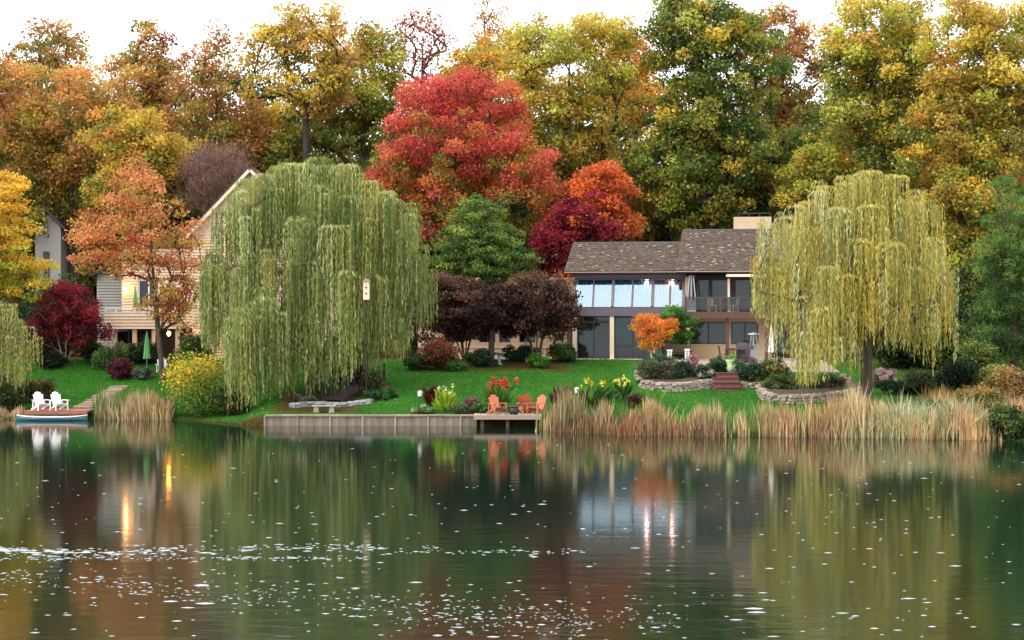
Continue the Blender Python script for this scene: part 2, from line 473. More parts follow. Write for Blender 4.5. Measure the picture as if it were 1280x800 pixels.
def tree(name, label, px, Y, lobes_px, pal, n=120, per=150, rc=1.15, leaf=0.30, aspect=0.7, fork=None, tr=0.3, bark='bark', group=None, seed=1,
         cat='tree', flat=0.62, up=0.5, droop=0.3, depth=0.85, stems=1, spread=0.3, mix=0.25, jitter=0.16, shell=0.5, foliage='crown', r_tip=0.022, power=0.5, py=None, lean=0.0, mat='leaf', dy=0.0):
    """lobes_px: crown outlines as ellipses (cx, cy, rx, ry) in photograph pixels at distance Y"""
    rng = np.random.default_rng(seed)
    if leaf > 0.2 and aspect > 0.3: leaf *= 0.88; per = int(per * 1.2)
    if group: r_tip = max(r_tip, 0.028)
    if py is None: bx, by = XW(px, Y), Y; bz = gz(bx, by) - 0.05
    else: bx, by, bz = G(px, py); Y = by; bz -= 0.03
    s = Y / F
    lobes = []
    for q in lobes_px:
        cx, cy, rx, ry = q[:4]; oy = q[4] if len(q) > 4 else 0.0
        lobes.append((XW(cx, Y) - bx, oy + dy, ZW(cy, Y) - bz, rx * s, max(rx, ry * 0.5) * s * depth, ry * s))
    tips = crown_points(rng, lobes, n, Y, rc * 0.75, shell)
    zlo, zhi = tips[:, 2].min(), tips[:, 2].max()
    top = zlo + (zhi - zlo) * 0.72
    fk = fork if fork is not None else max(zlo * 0.8, 0.15 * zhi)
    root = thing(name, label, cat, (bx, by, bz), 0, group)
    nodes, par, w = skeleton(rng, tips, fk, top, (lean if lean else float(tips[:, 0].mean()) * 0.6, 0), stems, spread)
    branches(rng, nodes, par, w, r_tip, power, tr, 'trunk', MAT[bark], root)
    h = (tips[:, 2] - zlo) / max(zhi - zlo, 0.1) + rng.normal(0, 0.09, len(tips))
    base, cum, cs = pick_colours(rng, len(tips), pal, h)
    rad = rc * rng.uniform(0.65, 1.3, len(tips))
    cnt = np.maximum(6, (per * (rad / rc) ** 2 * rng.uniform(0.6, 1.25, len(tips)))).astype(int)
    idx = np.repeat(np.arange(len(tips)), cnt)
    N = len(idx)
    d = rng.normal(size=(N, 3)); d /= np.linalg.norm(d, axis=1, keepdims=True)
    rr = rng.random((N, 1)) ** 0.45
    pos = tips[idx] + d * rr * rad[idx][:, None] * np.array([1, 1, flat])
    pos += rng.normal(0, 0.06 * rc, (N, 3))
    cen = np.array([0, 0, (zlo + zhi) / 2]) + np.array([tips[:, 0].mean(), tips[:, 1].mean(), 0])
    o = pos - cen; o /= np.linalg.norm(o, axis=1, keepdims=True) + 1e-9
    V = leaf_quads(rng, pos, o * 0.6 + d * 0.4, leaf, aspect, up, droop)
    c = base[idx].copy()
    sw = rng.random(N) < mix
    k2 = (rng.random(N)[:, None] > cum[idx]).sum(1)
    c[sw] = cs[np.clip(k2, 0, len(cs) - 1)][sw]
    clump = 1 + rng.normal(0, jitter, len(tips))
    c *= np.clip(clump[idx] + rng.normal(0, jitter, N), 0.45, 1.6)[:, None]
    c[:, 0] *= np.clip(1 + rng.normal(0, 0.08, N), 0.7, 1.3)
    np_obj(foliage, V, 4, MAT[mat], root, np.repeat(np.clip(c, 0, 0.9), 4, 0))
    return root
# ------------------------------------------------------------------ the wood behind the gardens
GOLD, OCHRE, AMBER = (226, 194, 58), (208, 168, 64), (234, 164, 50)
OLIVE, LIME, MOSS, DEEP = (156, 152, 50), (196, 198, 66), (114, 134, 48), (70, 102, 40)
RED, CRIM, BRICK, ORANGE, TAN, RUST = (220, 78, 56), (160, 26, 48), (172, 74, 44), (236, 124, 44), (218, 156, 78), (192, 124, 64)
YEL = (242, 204, 52)
WOOD = 'trees of the wood behind the houses'

tree('tall_tree', 'thin olive brown tree with an open lacy top above the pale outbuilding', 62, 152, [(62, 80, 55, 55), (85, 60, 35, 40), (20, 110, 40, 55)],
     [(OLIVE, 2, 0), (RUST, 2, 0), (OCHRE, 1, 0)], n=75, per=85, rc=1.0, leaf=0.32, tr=0.3, seed=11, group=WOOD, fork=7, shell=0.3)
tree('ochre_tree', 'broad tan and ochre tree rising behind the burgundy maple', 95, 138, [(95, 155, 82, 82), (40, 200, 60, 80), (140, 200, 60, 70), (20, 110, 40, 40), (45, 268, 55, 34), (120, 262, 40, 34)],
     [(TAN, 2.5, 0.8), (OCHRE, 3, 0.3), (RUST, 1, 0.3), (OLIVE, 2, -0.8), (MOSS, 1, -1.2)], n=250, per=150, rc=1.15, leaf=0.29, tr=0.32, seed=12, group=WOOD, fork=6)
tree('amber_maple', 'yellow orange maple glowing behind the pale orange tree', 172, 131, [(172, 190, 50, 55), (205, 185, 25, 28), (140, 165, 28, 30), (150, 240, 45, 35)],
     [(GOLD, 3, 0.4), (AMBER, 2.5, 0.2), (OLIVE, 1.5, -0.8), (MOSS, 1, -1)], n=105, per=150, rc=1.0, leaf=0.28, tr=0.25, seed=13, group=WOOD)
tree('tan_tree', 'tan tree with a tuft of dark red leaves at its tip', 182, 150, [(180, 110, 46, 60), (190, 40, 24, 14), (185, 70, 25, 30), (190, 165, 40, 50)],
     [(TAN, 3, -0.4), (OCHRE, 2, 0), (OLIVE, 1.5, -0.5), (CRIM, 0.05, 4.0)], n=100, per=125, rc=1.05, leaf=0.31, tr=0.28, seed=14, group=WOOD, fork=6)
tree('rusty_tree', 'tall rust brown tree with bare upper twigs above the leafless shrub', 262, 143, [(262, 110, 52, 62), (275, 48, 32, 30), (235, 160, 40, 50), (300, 150, 40, 50), (260, 190, 60, 40)],
     [(RUST, 2.5, 0.5), (TAN, 2, 0.2), (OLIVE, 2, -0.8), (OCHRE, 1, 0)], n=125, per=95, rc=1.05, leaf=0.29, tr=0.32, seed=15, group=WOOD, fork=7, shell=0.3)
tree('golden_oak', 'open golden oak with sky showing through, above the tall green willow', 378, 140, [(385, 45, 60, 42), (330, 95, 34, 45), (425, 80, 34, 42), (390, 110, 50, 40), (350, 50, 40, 28)],
     [(OCHRE, 3, 0.2), (GOLD, 2.5, 0.3), (OLIVE, 1, -0.4), (TAN, 0.8, 0)], n=118, per=95, rc=0.98, leaf=0.31, tr=0.26, seed=16, group=WOOD, fork=9.5, shell=0.45, bark='bark_dark')
tree('yellow_maple', 'bright yellow small maple behind the golden oak', 345, 147, [(345, 165, 34, 38), (325, 185, 26, 26), (370, 185, 26, 24)],
     [(YEL, 3, 0.2), (GOLD, 2, 0), (OLIVE, 0.6, -1)], n=70, per=120, rc=0.95, leaf=0.28, tr=0.2, seed=17, group=WOOD, bark='bark_dark')
tree('lime_tree', 'yellow green tree between the golden oak and the red maple', 455, 146, [(455, 105, 54, 70), (470, 65, 32, 34), (420, 150, 40, 50), (490, 150, 45, 50)],
     [(LIME, 2.5, 0.3), (OLIVE, 2.5, -0.3), (OCHRE, 1.2, 0.3), (MOSS, 1.2, -0.8)], n=140, per=130, rc=1.05, leaf=0.30, tr=0.3, seed=18, group=WOOD)
tree('dark_red_tree', 'half bare tree with scattered dark red leaves behind the red maple', 527, 152, [(527, 45, 42, 38), (515, 75, 34, 30)],
     [(BRICK, 2, 0), (CRIM, 1.6, 0), (RUST, 2, 0)], n=110, per=16, rc=0.8, leaf=0.28, tr=0.22, seed=19, group=WOOD, fork=8, bark='bark', r_tip=0.022)
tree('sparse_tree', 'tall sparse tree with thin pale twigs beside the golden tree', 612, 158, [(612, 30, 22, 40), (608, 80, 26, 40)],
     [(OCHRE, 2, 0), (TAN, 2, 0.5), (RUST, 1, 0)], n=85, per=24, rc=0.8, leaf=0.26, tr=0.2, seed=20, group=WOOD, fork=8, r_tip=0.02)
tree('orange_gold_tree', 'orange gold tree filling the gap behind the red maple', 600, 150, [(600, 85, 42, 45), (640, 110, 40, 45), (575, 110, 40, 40)],
     [(GOLD, 3, 0), (AMBER, 2, 0.3), (OLIVE, 1.6, -0.4)], n=95, per=120, rc=1.05, leaf=0.30, tr=0.28, seed=21, group=WOOD)
tree('red_maple', 'huge scarlet and orange maple with a rounded crown', 575, 133, [(568, 165, 92, 82), (540, 225, 92, 68), (640, 230, 68, 70), (590, 130, 70, 46), (555, 280, 75, 40), (500, 235, 52, 50)],
     [((226, 90, 80), 2.8, 2.2), ((222, 104, 66), 2.6, 0.8), ((236, 130, 52), 3.0, -0.6), ((212, 142, 54), 3.0, -1.3), (OLIVE, 2.2, -1.8), ((204, 54, 64), 0.5, 1.6)],
     n=310, per=185, rc=1.0, leaf=0.25, aspect=0.62, tr=0.38, seed=22, group=WOOD, bark='bark_dark', shell=0.6)
tree('golden_tree', 'tall golden tree with a long dark limb beside the scarlet maple', 713, 141, [(712, 85, 95, 72), (755, 60, 48, 45), (670, 60, 52, 40), (700, 155, 85, 58), (770, 130, 45, 55), (655, 175, 45, 50), (730, 195, 50, 40)],
     [(GOLD, 3.2, 0.2), (LIME, 2.4, 0.6), (OCHRE, 2.2, -0.4), (OLIVE, 1.4, -0.5)], n=265, per=130, rc=1.05, leaf=0.29, tr=0.42, seed=23, group=WOOD, fork=8.5, bark='bark_dark')
tree('apricot_tree', 'apricot orange treetop peering out behind the golden tree', 795, 154, [(790, 75, 34, 38), (805, 120, 34, 40)],
     [(AMBER, 3, 0.3), (ORANGE, 1.4, 0), (GOLD, 1.6, 0)], n=62, per=120, rc=1.05, leaf=0.31, tr=0.28, seed=24, group=WOOD)
tree('green_oak', 'tall dark green oak turning yellow, right behind the chimney', 885, 139, [(870, 60, 65, 75), (860, 140, 62, 60), (925, 90, 60, 80), (850, 210, 66, 62), (920, 190, 55, 55), (875, 255, 60, 40), (840, 30, 40, 45)],
     [(DEEP, 1.8, -0.2), (MOSS, 2.8, 0.1), (OLIVE, 3.2, 0.3), (GOLD, 1.3, 0.5), ((108, 130, 44), 2.0, 0), (LIME, 1.0, 0.4)], n=300, per=150, rc=1.08, leaf=0.32, tr=0.45, seed=25, group=WOOD, fork=8, bark='bark_dark')
tree('brown_oak', 'russet brown oak between the green oak and the yellow wall of leaves', 985, 149, [(985, 95, 52, 70), (960, 45, 60, 40), (1000, 160, 45, 55), (960, 190, 50, 60)],
     [(RUST, 2.6, 0.4), (TAN, 1.6, 0.5), (OLIVE, 2, -0.6), (MOSS, 2.0, -1.0)], n=135, per=105, rc=1.05, leaf=0.32, tr=0.34, seed=26, group=WOOD, bark='bark_dark', fork=8)
tree('flame_maple', 'small flame orange maple peeping over the dark roof', 748, 131, [(755, 235, 40, 32), (735, 265, 45, 35), (720, 285, 40, 25), (770, 280, 28, 25)],
     [((240, 118, 46), 3.4, 0.6), (ORANGE, 2.2, 0), ((206, 110, 30), 1.6, -0.8), (CRIM, 0.4, 0)], n=90, per=155, rc=0.85, leaf=0.25, tr=0.2, seed=27, group=WOOD, bark='bark_dark')
tree('crimson_maple', 'deep crimson maple at the left end of the dark roof', 716, 127, [(722, 275, 34, 26), (700, 305, 34, 28), (745, 290, 28, 22), (690, 330, 30, 20)],
     [((150, 18, 50), 3.6, 0.5), (CRIM, 2.4, 0), ((104, 18, 34), 1.6, -0.6), (ORANGE, 0.25, -0.5)], n=72, per=165, rc=0.8, leaf=0.24, tr=0.18, seed=28, group=WOOD, bark='bark_dark')
tree('lemon_maple', 'small yellow green maple above the top of the yellow willow', 1030, 137, [(1030, 205, 44, 36), (1005, 235, 36, 34), (1060, 235, 36, 32)],
     [(LIME, 3, 0.3), (GOLD, 2, 0.4), (OLIVE, 1.5, -0.5), (MOSS, 0.8, -1)], n=85, per=140, rc=0.95, leaf=0.28, tr=0.22, seed=29, group=WOOD)
tree('tall_yellow_tree', 'great yellow green tree towering behind the yellow willow', 1108, 133, [(1105, 60, 72, 75), (1090, 135, 60, 62), (1140, 130, 60, 70), (1110, 215, 62, 55), (1060, 70, 34, 60)],
     [(GOLD, 2.6, 0.5), (LIME, 3.0, 0.2), (OLIVE, 2.4, -0.3), (MOSS, 1.6, -1.0), (AMBER, 0.4, 0.5)], n=270, per=160, rc=1.05, leaf=0.29, tr=0.42, seed=30, group=WOOD)
tree('amber_oak', 'massive amber and gold tree leaning over the dark pine', 1222, 126, [(1220, 60, 78, 80), (1240, 150, 68, 75), (1185, 170, 60, 75), (1215, 260, 70, 70), (1200, 345, 60, 60), (1285, 110, 50, 90)],
     [(GOLD, 3.4, 0.3), (OCHRE, 1.6, 0.1), (OLIVE, 2.4, -0.5), (LIME, 2.2, 0.2), (AMBER, 0.5, 0.3), (MOSS, 1.2, -1.2)], n=300, per=160, rc=1.05, leaf=0.29, tr=0.42, seed=31, group=WOOD)
tree('russet_tree', 'russet tree at the far end of the wood past the pine', 1345, 131, [(1345, 110, 60, 100), (1340, 240, 60, 90)],
     [(OCHRE, 2, 0), (OLIVE, 2, 0), (RUST, 1, 0)], n=110, per=110, rc=1.25, leaf=0.34, tr=0.35, seed=32, group=WOOD)
tree('chestnut_tree', 'brown gold tree at the far end of the wood past the yellow maple', -75, 133, [(-75, 130, 62, 100), (-80, 260, 60, 70)],
     [(OCHRE, 2, 0), (OLIVE, 2, 0), (TAN, 1, 0)], n=110, per=110, rc=1.25, leaf=0.34, tr=0.35, seed=33, group=WOOD)

# dim understorey trees deep in the wood, three kinds copied
under = []
for k, pal in enumerate(([(MOSS, 2, 0), (OLIVE, 2, 0), (DEEP, 1, 0)], [(OCHRE, 2, 0), (OLIVE, 2, 0), (RUST, 1, 0)], [(DEEP, 3, 0), (MOSS, 1, 0), ((30, 52, 24), 2, 0)])):
    under.append(tree('understorey_tree', '', -40 + 30 * k, 165, [(-40 + 30 * k, 190, 62, 75), (-40 + 30 * k, 262, 72, 60)], pal, n=85, per=105, rc=1.2, leaf=0.38, tr=0.22, seed=40 + k, fork=2.0))
kinds = ['olive green understorey tree standing deep in the wood', 'ochre brown understorey tree standing deep in the wood', 'dark green understorey tree standing deep in the wood']
rr = random.Random(4)
spots = []
for i, px in enumerate(range(-130, 1430, 52)):
    for row, Y0 in enumerate((147, 166)):
        spots.append((px + rr.uniform(-16, 16) + row * 26, Y0 + rr.uniform(-5, 5), (i * 2 + row + rr.randint(0, 1)) % 3))
first = [True] * 3
FRONT = [(-75, 'the brown gold end tree'), (30, 'the lacy topped olive tree'), (95, 'the tan and ochre tree'), (172, 'the yellow orange maple'), (262, 'the tall rust brown tree'), (378, 'the golden oak'),
         (455, 'the yellow green tree'), (570, 'the scarlet maple'), (713, 'the tall golden tree'), (795, 'the apricot treetop'), (885, 'the dark green oak'), (985, 'the russet oak'), (1040, 'the small yellow green maple'),
         (1108, 'the great yellow tree'), (1222, 'the massive amber tree'), (1345, 'the pine')]
for px, Y, k in spots:
    x = XW(px, Y); loc = (x, Y, gz(x, Y) - 0.05)
    sc = rr.uniform(0.82, 1.12)
    if first[k]:
        o = under[k]; o.location = loc; o.rotation_euler = (0, 0, rr.uniform(0, 6)); o.scale = (sc,) * 3; first[k] = False
    else: o = copy_thing(under[k], loc, rr.uniform(0, 6.28), None, sc)
    near = min(FRONT, key=lambda q: abs(q[0] - px))[1]
    tag(o, kinds[k].split(' standing')[0] + (' in the second row' if Y > 157 else ' in the wood') + ' behind ' + near, 'tree', 'understorey trees behind ' + near)

# dark evergreen bushes closing the wood's edge behind the houses
def shrub(name, label, px, py, wpx, hpx, pal, seed=1, n=None, per=60, leaf=0.13, aspect=0.6, group=None, cat='shrub', rc=None, Y=None, flat=0.8, up=0.5, droop=0.2, stems=3, mat='leaf', shell=0.5, mix=0.3, tr=None, depth=0.85, jitter=0.16, r_tip=0.008, bark='bark', dz=0.0):
    if Y is None: x, y, z = G(px, py)
    else: x, y = XW(px, Y), Y; z = gz(x, y)
    s = y / F; w, h = wpx * s, hpx * s
    rng_n = n or int(max(10, min(60, 26 * (w * h) ** 0.5)))
    r = rc or max(0.14, min(w, h) * 0.24)
    pyb = 400 + (HC - z) / s
    return tree(name, label, px, y, [(px, pyb - hpx * 0.52, wpx * 0.5 * 0.86, hpx * 0.5 * 0.86), (px + wpx * 0.08, pyb - hpx * 0.32, wpx * 0.5 * 0.8, hpx * 0.3)], pal, n=rng_n, per=per, rc=r, leaf=leaf, aspect=aspect,
                fork=0.05, tr=tr or 0.02 + 0.02 * h, seed=seed, group=group, cat=cat, flat=flat, up=up, droop=droop, stems=stems, spread=0.35, foliage='foliage', r_tip=r_tip, mat=mat, shell=shell, mix=mix, depth=depth, jitter=jitter, bark=bark)
for i, (px, Y, w, h, c, lab) in enumerate([
    (528, 124, 70, 95, DEEP, 'dark evergreen bush between the green willow and the purple tree'),
    (1165, 117, 95, 105, (30, 52, 26), 'dark evergreen bush behind the right edge of the yellow willow'),
    (1215, 121, 90, 150, MOSS, 'olive evergreen bush between the amber tree and the pine'),
    (1090, 128, 120, 120, DEEP, 'dark evergreen bush hidden behind the yellow willow'),
    (1130, 112, 80, 62, (44, 70, 34), 'deep green bush right behind the yellow willow trunk'),
    (1185, 111, 64, 58, MOSS, 'mossy green bush left of the pine behind the yew'),
    (20, 121, 85, 75, (34, 60, 26), 'dark evergreen bush behind the burgundy maple'),
    (58, 128, 64, 92, MOSS, 'olive evergreen bush half hiding the pale outbuilding'),
    (88, 125, 60, 110, DEEP, 'dark evergreen bush in the shade beside the grey gable wall')]):
    shrub('evergreen_bush', lab, px, 0, w, h, [(c, 3, 0), (DEEP, 2, 0), ((28, 44, 22), 1.5, 0)], seed=60 + i, n=55, per=120, leaf=0.24, rc=0.75, Y=Y, cat='bush', tr=0.12, stems=2)

# leafless mauve shrub by the gable: nothing but fine twigs
tree('bare_shrub_tree', 'leafless mauve brown shrub of fine upright twigs beside the gable', 272, 129, [(270, 212, 42, 34), (262, 240, 32, 28)],
     [((150, 112, 98), 3, 0), ((128, 92, 82), 2, 0), ((172, 134, 114), 1, 0)], n=90, per=75, rc=0.85, leaf=0.62, aspect=0.045, tr=0.14, seed=50, up=0.0, droop=-1.6, stems=4, spread=0.5, foliage='twigs', mix=0.5, flat=0.9, fork=0.4)

# ------------------------------------------------------------------ garden trees
tree('edge_maple', 'yellow and lime maple spreading layered boughs by the pond edge willow', -12, 113, [(0, 265, 42, 45), (5, 320, 52, 45), (20, 345, 42, 32), (-25, 300, 60, 90), (8, 235, 28, 24)],
     [((250, 202, 44), 3.4, 0.8), ((236, 186, 46), 1.5, 0), ((196, 204, 56), 3.4, -0.9), ((240, 150, 50), 0.5, 2.0)], n=125, per=150, rc=0.8, leaf=0.22, aspect=0.6, tr=0.22, seed=51, flat=0.4)
tree('orange_tree', 'pale orange tree with dark limbs in front of the clapboard house', 203, 111, [(175, 245, 46, 40), (130, 290, 44, 40), (190, 300, 58, 42), (150, 325, 55, 30), (228, 290, 26, 46), (215, 350, 34, 40), (205, 385, 38, 24), (110, 305, 26, 30), (165, 225, 30, 20), (240, 335, 20, 50), (228, 395, 24, 22)],
     [((236, 158, 96), 3.4, 0.9), ((230, 142, 72), 2.6, 0.3), ((216, 164, 78), 2.0, -0.2), ((206, 172, 70), 2.0, -0.8), ((200, 84, 50), 0.9, -1.6), (MOSS, 0.35, -0.3)],
     n=185, per=74, rc=0.72, leaf=0.21, aspect=0.62, tr=0.17, seed=52, bark='bark', fork=2.6, flat=0.55, shell=0.4, py=None)
tree('burgundy_maple', 'rounded burgundy Japanese maple on the lawn before the clapboard house', 82, 108, [(84, 392, 46, 34), (70, 415, 38, 28), (108, 412, 34, 26), (82, 372, 34, 22)],
     [((162, 18, 46), 3.0, 0.8), ((120, 16, 38), 2.6, 0), ((84, 18, 28), 2.2, -1.0), ((126, 56, 34), 0.8, -0.6)], n=125, per=130, rc=0.55, leaf=0.17, aspect=0.5, tr=0.13, seed=53, bark='bark_pale', stems=4, spread=0.5, fork=0.3, py=457)
tree('cypress', 'broad green false cypress with layered sprays behind the purple trees', 604, 121, [(600, 335, 62, 30), (600, 318, 58, 28), (602, 300, 50, 26), (602, 280, 42, 22), (602, 262, 30, 18), (604, 248, 16, 12), (645, 330, 30, 26)],
     [((92, 122, 40), 3, 0), ((66, 94, 34), 2.2, -0.3), ((128, 160, 54), 2.4, 0.4), ((152, 180, 70), 1.0, 0.6)], n=280, per=120, rc=0.62, leaf=0.20, aspect=0.42, tr=0.3, seed=54, flat=0.42, up=0.9, droop=0.9, shell=0.7, fork=2, mix=0.15, jitter=0.2)
tree('purple_plum', 'dark purple leaved tree with fanned stems before the beige wing, by the rust bush', 581, 110, [(575, 387, 52, 36), (545, 398, 34, 38), (605, 386, 40, 32), (560, 362, 34, 20)],
     [((84, 54, 46), 3, 0), ((112, 74, 52), 2.2, 0.8), ((60, 38, 38), 2.2, -0.8), ((140, 96, 62), 1.1, 1.4)], n=150, per=125, rc=0.6, leaf=0.19, aspect=0.55, tr=0.14, seed=55, bark='bark', stems=4, spread=0.42, fork=1.6, py=452)
tree('purple_plum', 'dark purple leaved tree reaching the window wall of the house', 671, 110, [(672, 378, 50, 38), (640, 390, 38, 32), (698, 392, 28, 30), (665, 357, 38, 20), (716, 374, 12, 14), (660, 405, 34, 14)],
     [((84, 54, 46), 3, 0), ((112, 74, 52), 2.2, 0.8), ((60, 38, 38), 2.2, -0.8), ((140, 96, 62), 1.1, 1.4)], n=185, per=125, rc=0.6, leaf=0.19, aspect=0.55, tr=0.14, seed=56, bark='bark', stems=3, spread=0.4, fork=1.6, py=455)
tree('purple_plum', 'slender dark purple tree with a thick straight stem between its two larger neighbours', 614, 113, [(616, 392, 30, 24), (628, 380, 24, 24)],
     [((66, 38, 34), 3, 0), ((46, 26, 28), 2.6, 0)], n=50, per=110, rc=0.6, leaf=0.19, aspect=0.55, tr=0.2, seed=57, bark='bark_dark', fork=2.0)
tree('orange_maple_sapling', 'little bright orange maple on white stems before the sunroom', 817, 113, [(820, 412, 27, 18), (803, 405, 14, 13), (836, 408, 15, 12), (815, 428, 18, 9)],
     [((246, 152, 22), 3, 0), ((238, 128, 24), 2.4, 0.5), ((226, 176, 40), 1.2, -0.4)], n=85, per=85, rc=0.36, leaf=0.13, aspect=0.55, tr=0.07, seed=58, bark='bark_pale', stems=3, fork=0.5, py=451)
tree('green_sapling', 'fresh green sapling behind the little orange maple', 850, 114.5, [(840, 393, 16, 10), (858, 402, 16, 9), (851, 420, 14, 12), (848, 436, 14, 10)],
     [((72, 132, 34), 3, 0), ((52, 104, 28), 2, 0), ((108, 160, 46), 1, 0.6)], n=55, per=70, rc=0.4, leaf=0.15, aspect=0.55, tr=0.07, seed=59, flat=0.5)
tree('pine', 'dark green pine with tufted boughs at the water meadow', 1268, 107, [(1268, 265, 34, 48), (1262, 330, 44, 50), (1262, 400, 52, 50), (1250, 440, 42, 30), (1290, 360, 50, 90)],
     [((84, 124, 50), 3, 0), ((60, 94, 42), 2.2, -0.4), ((118, 156, 66), 2.4, 0.5)], n=240, per=150, rc=0.62, leaf=0.26, aspect=0.16, tr=0.28, seed=61, flat=0.65, up=0.3, droop=-0.5, fork=1.5, mix=0.15, jitter=0.22)

# ------------------------------------------------------------------ willows
def willow(name, label, px, py, heads_px, pal, seed, tr, lean=0.0, leaf=0.2, dens=11, extra=40, shell_px=None, depth=4.0, bark='bark', strands=30, tipcol=None):
    """heads_px: (x, y, radius, bottom_y) of each cascade of hanging shoots, in photograph pixels; each hangs at its own depth"""
    rng = np.random.default_rng(seed)
    bx, by, bz = G(px, py)
    s = by / F
    root = thing(name, label, 'tree', (bx, by, bz - 0.05))
    heads = []
    cx = np.mean([h[0] for h in heads_px]); wx = max(abs(h[0] - cx) for h in heads_px) + 1
    for i, hq in enumerate(heads_px):
        hx, hy, r, bot = hq[:4]
        f = math.sqrt(max(0.05, 1 - ((hx - cx) / wx) ** 2))
        top = min(1.0, 0.25 + (hy - min(h[1] for h in heads_px)) / 110.0)
        for kind in range(5):
            side = (-1, 1, -1, -1, 1)[kind]; small = kind >= 2
            dv = side * depth * f * (rng.uniform(0.3, 1.0) if side < 0 else rng.uniform(0.1, 1.0)) * top
            if len(hq) > 4: dv = hq[4] + 0.25 * dv
            jx, jy = (0, 0) if kind == 0 else (rng.normal(0, 0.6 * r), abs(rng.normal(2, 12)) if top < 0.55 else rng.normal(2, 12))
            rr_ = r * s * rng.uniform(0.8, 1.2) * (0.45 if small else 0.85)
            b2 = bot + rng.normal(0, 10) + (rng.uniform(-70, 10) if small else 0)
            heads.append(((hx + jx - px) * s, dv, HC - (hy + jy - 400) * s - bz, rr_, HC - (b2 - 400) * s - bz))
    tips = np.array([h[:3] for h in heads])
    fork = tips[:, 2].min() * 0.55
    nodes, par, w = skeleton(rng, tips, min(fork, 2.6), tips[:, 2].max() * 0.7, (lean, 0))
    branches(rng, nodes, par, w, 0.014, 0.8, tr, 'trunk', MAT[bark], root, 7)
    cs = np.array([leafc(c, 0.9) for c, _ in pal]); cw = np.array([q for _, q in pal], float); cw /= cw.sum()
    VV, CC = [], []
    for hx, hy, hz, R, zb in heads:
        k = int(strands * rng.uniform(0.7, 1.3) * max(0.3, R / 0.9))
        floor = max(gz(bx + hx, by + hy) - bz, -bz) + 0.12; zb = max(zb, floor)
        hc = rng.choice(len(cs), p=cw)
        for q in range(k):
            a = rng.uniform(0, 2 * math.pi); fr = math.sqrt(rng.random()); r = R * fr
            ztop = hz - R * 1.25 * (1 - math.sqrt(max(0, 1 - fr * fr * 0.96))) + rng.normal(0, 0.12)
            ln = max(0.4, (ztop - zb) * (rng.uniform(0.7, 1.06) if rng.random() < 0.68 else rng.uniform(0.2, 0.7)) * (1.05 - 0.25 * fr))
            arch = r * 0.9
            tot = arch + ln
            m = max(5, int(tot * dens))
            t = (np.arange(m) + rng.random(m)) / m * tot
            ta = np.clip(t / max(arch, 1e-3), 0, 1)
            hor = r * (1 - (1 - ta) ** 2) + np.maximum(t - arch, 0) * rng.normal(0.0, 0.03)
            zz = hz + 0.12 * np.sin(np.pi * np.minimum(ta, 1)) - (hz - ztop) * ta ** 2 - np.maximum(t - arch, 0)
            P = np.stack([hx + hor * math.cos(a), hy + hor * math.sin(a), zz], 1) + rng.normal(0, 0.018, (m, 3))
            ok = P[:, 2] > floor - 0.05
            P = P[ok]; m = len(P)
            if not m: continue
            d = np.zeros((m, 3)); d[:, 2] = -1.0
            d[:, 0] += math.cos(a) * (1 - ta[ok]) * 1.2; d[:, 1] += math.sin(a) * (1 - ta[ok]) * 1.2
            d += rng.normal(0, 0.13, (m, 3)); d /= np.linalg.norm(d, axis=1, keepdims=True)
            side = rng.normal(size=(m, 3)); side -= d * (side * d).sum(1, keepdims=True); side /= np.linalg.norm(side, axis=1, keepdims=True)
            L = leaf * rng.uniform(0.6, 1.4, (m, 1)); wd = L * 0.2
            Q = np.empty((m, 4, 3)); Q[:, 0] = P; Q[:, 1] = P + d * L * 0.45 + side * wd * 0.5; Q[:, 2] = P + d * L; Q[:, 3] = P + d * L * 0.45 - side * wd * 0.5
            VV.append(Q.reshape(-1, 3))
            c = cs[hc if rng.random() < 0.7 else rng.choice(len(cs), p=cw)] * rng.uniform(0.7, 1.3)
            c = c[None] * rng.uniform(0.8, 1.2, (m, 1))
            CC.append(np.repeat(c, 4, 0))
    np_obj('crown', np.concatenate(VV), 4, MAT['strand'], root, np.clip(np.concatenate(CC), 0, 0.9))
    return root
LW = [(400, 197, 26, 330), (365, 205, 26, 330), (435, 206, 26, 330), (336, 220, 22, 330), (465, 228, 24, 340), (308, 240, 20, 350), (284, 266, 18, 360), (492, 250, 22, 380), (514, 268, 16, 395),
      (350, 238, 24, 370), (400, 235, 24, 380), (440, 248, 24, 400), (470, 275, 22, 420), (500, 300, 18, 420), (522, 318, 13, 415), (320, 262, 22, 380), (380, 275, 24, 420), (420, 285, 24, 440),
      (268, 318, 14, 440), (288, 330, 18, 440), (310, 335, 22, 470), (345, 325, 22, 480), (375, 335, 22, 500), (405, 345, 22, 505), (440, 340, 22, 475), (470, 345, 18, 455),
      (320, 385, 16, 527, -5.2), (336, 378, 16, 522, -5.0), (328, 400, 14, 527, -5.4), (345, 372, 14, 515, -4.6), (312, 410, 12, 520, -4.6), (300, 400, 14, 490), (270, 385, 12, 445), (360, 390, 18, 515, -3.0), (390, 400, 18, 505, -2.5), (425, 400, 18, 490, -2.0), (455, 395, 16, 468), (490, 385, 14, 445), (508, 398, 10, 450), (258, 345, 8, 430)]
willow('weeping_willow', 'tall full green weeping willow trailing over the water beside the retaining wall', 392, 488, LW,
       [((164, 172, 94), 3), ((140, 154, 76), 3), ((186, 190, 118), 2.4), ((114, 130, 60), 1.6), ((172, 164, 80), 1.4)], 71, 0.5, strands=40, leaf=0.27, dens=9)
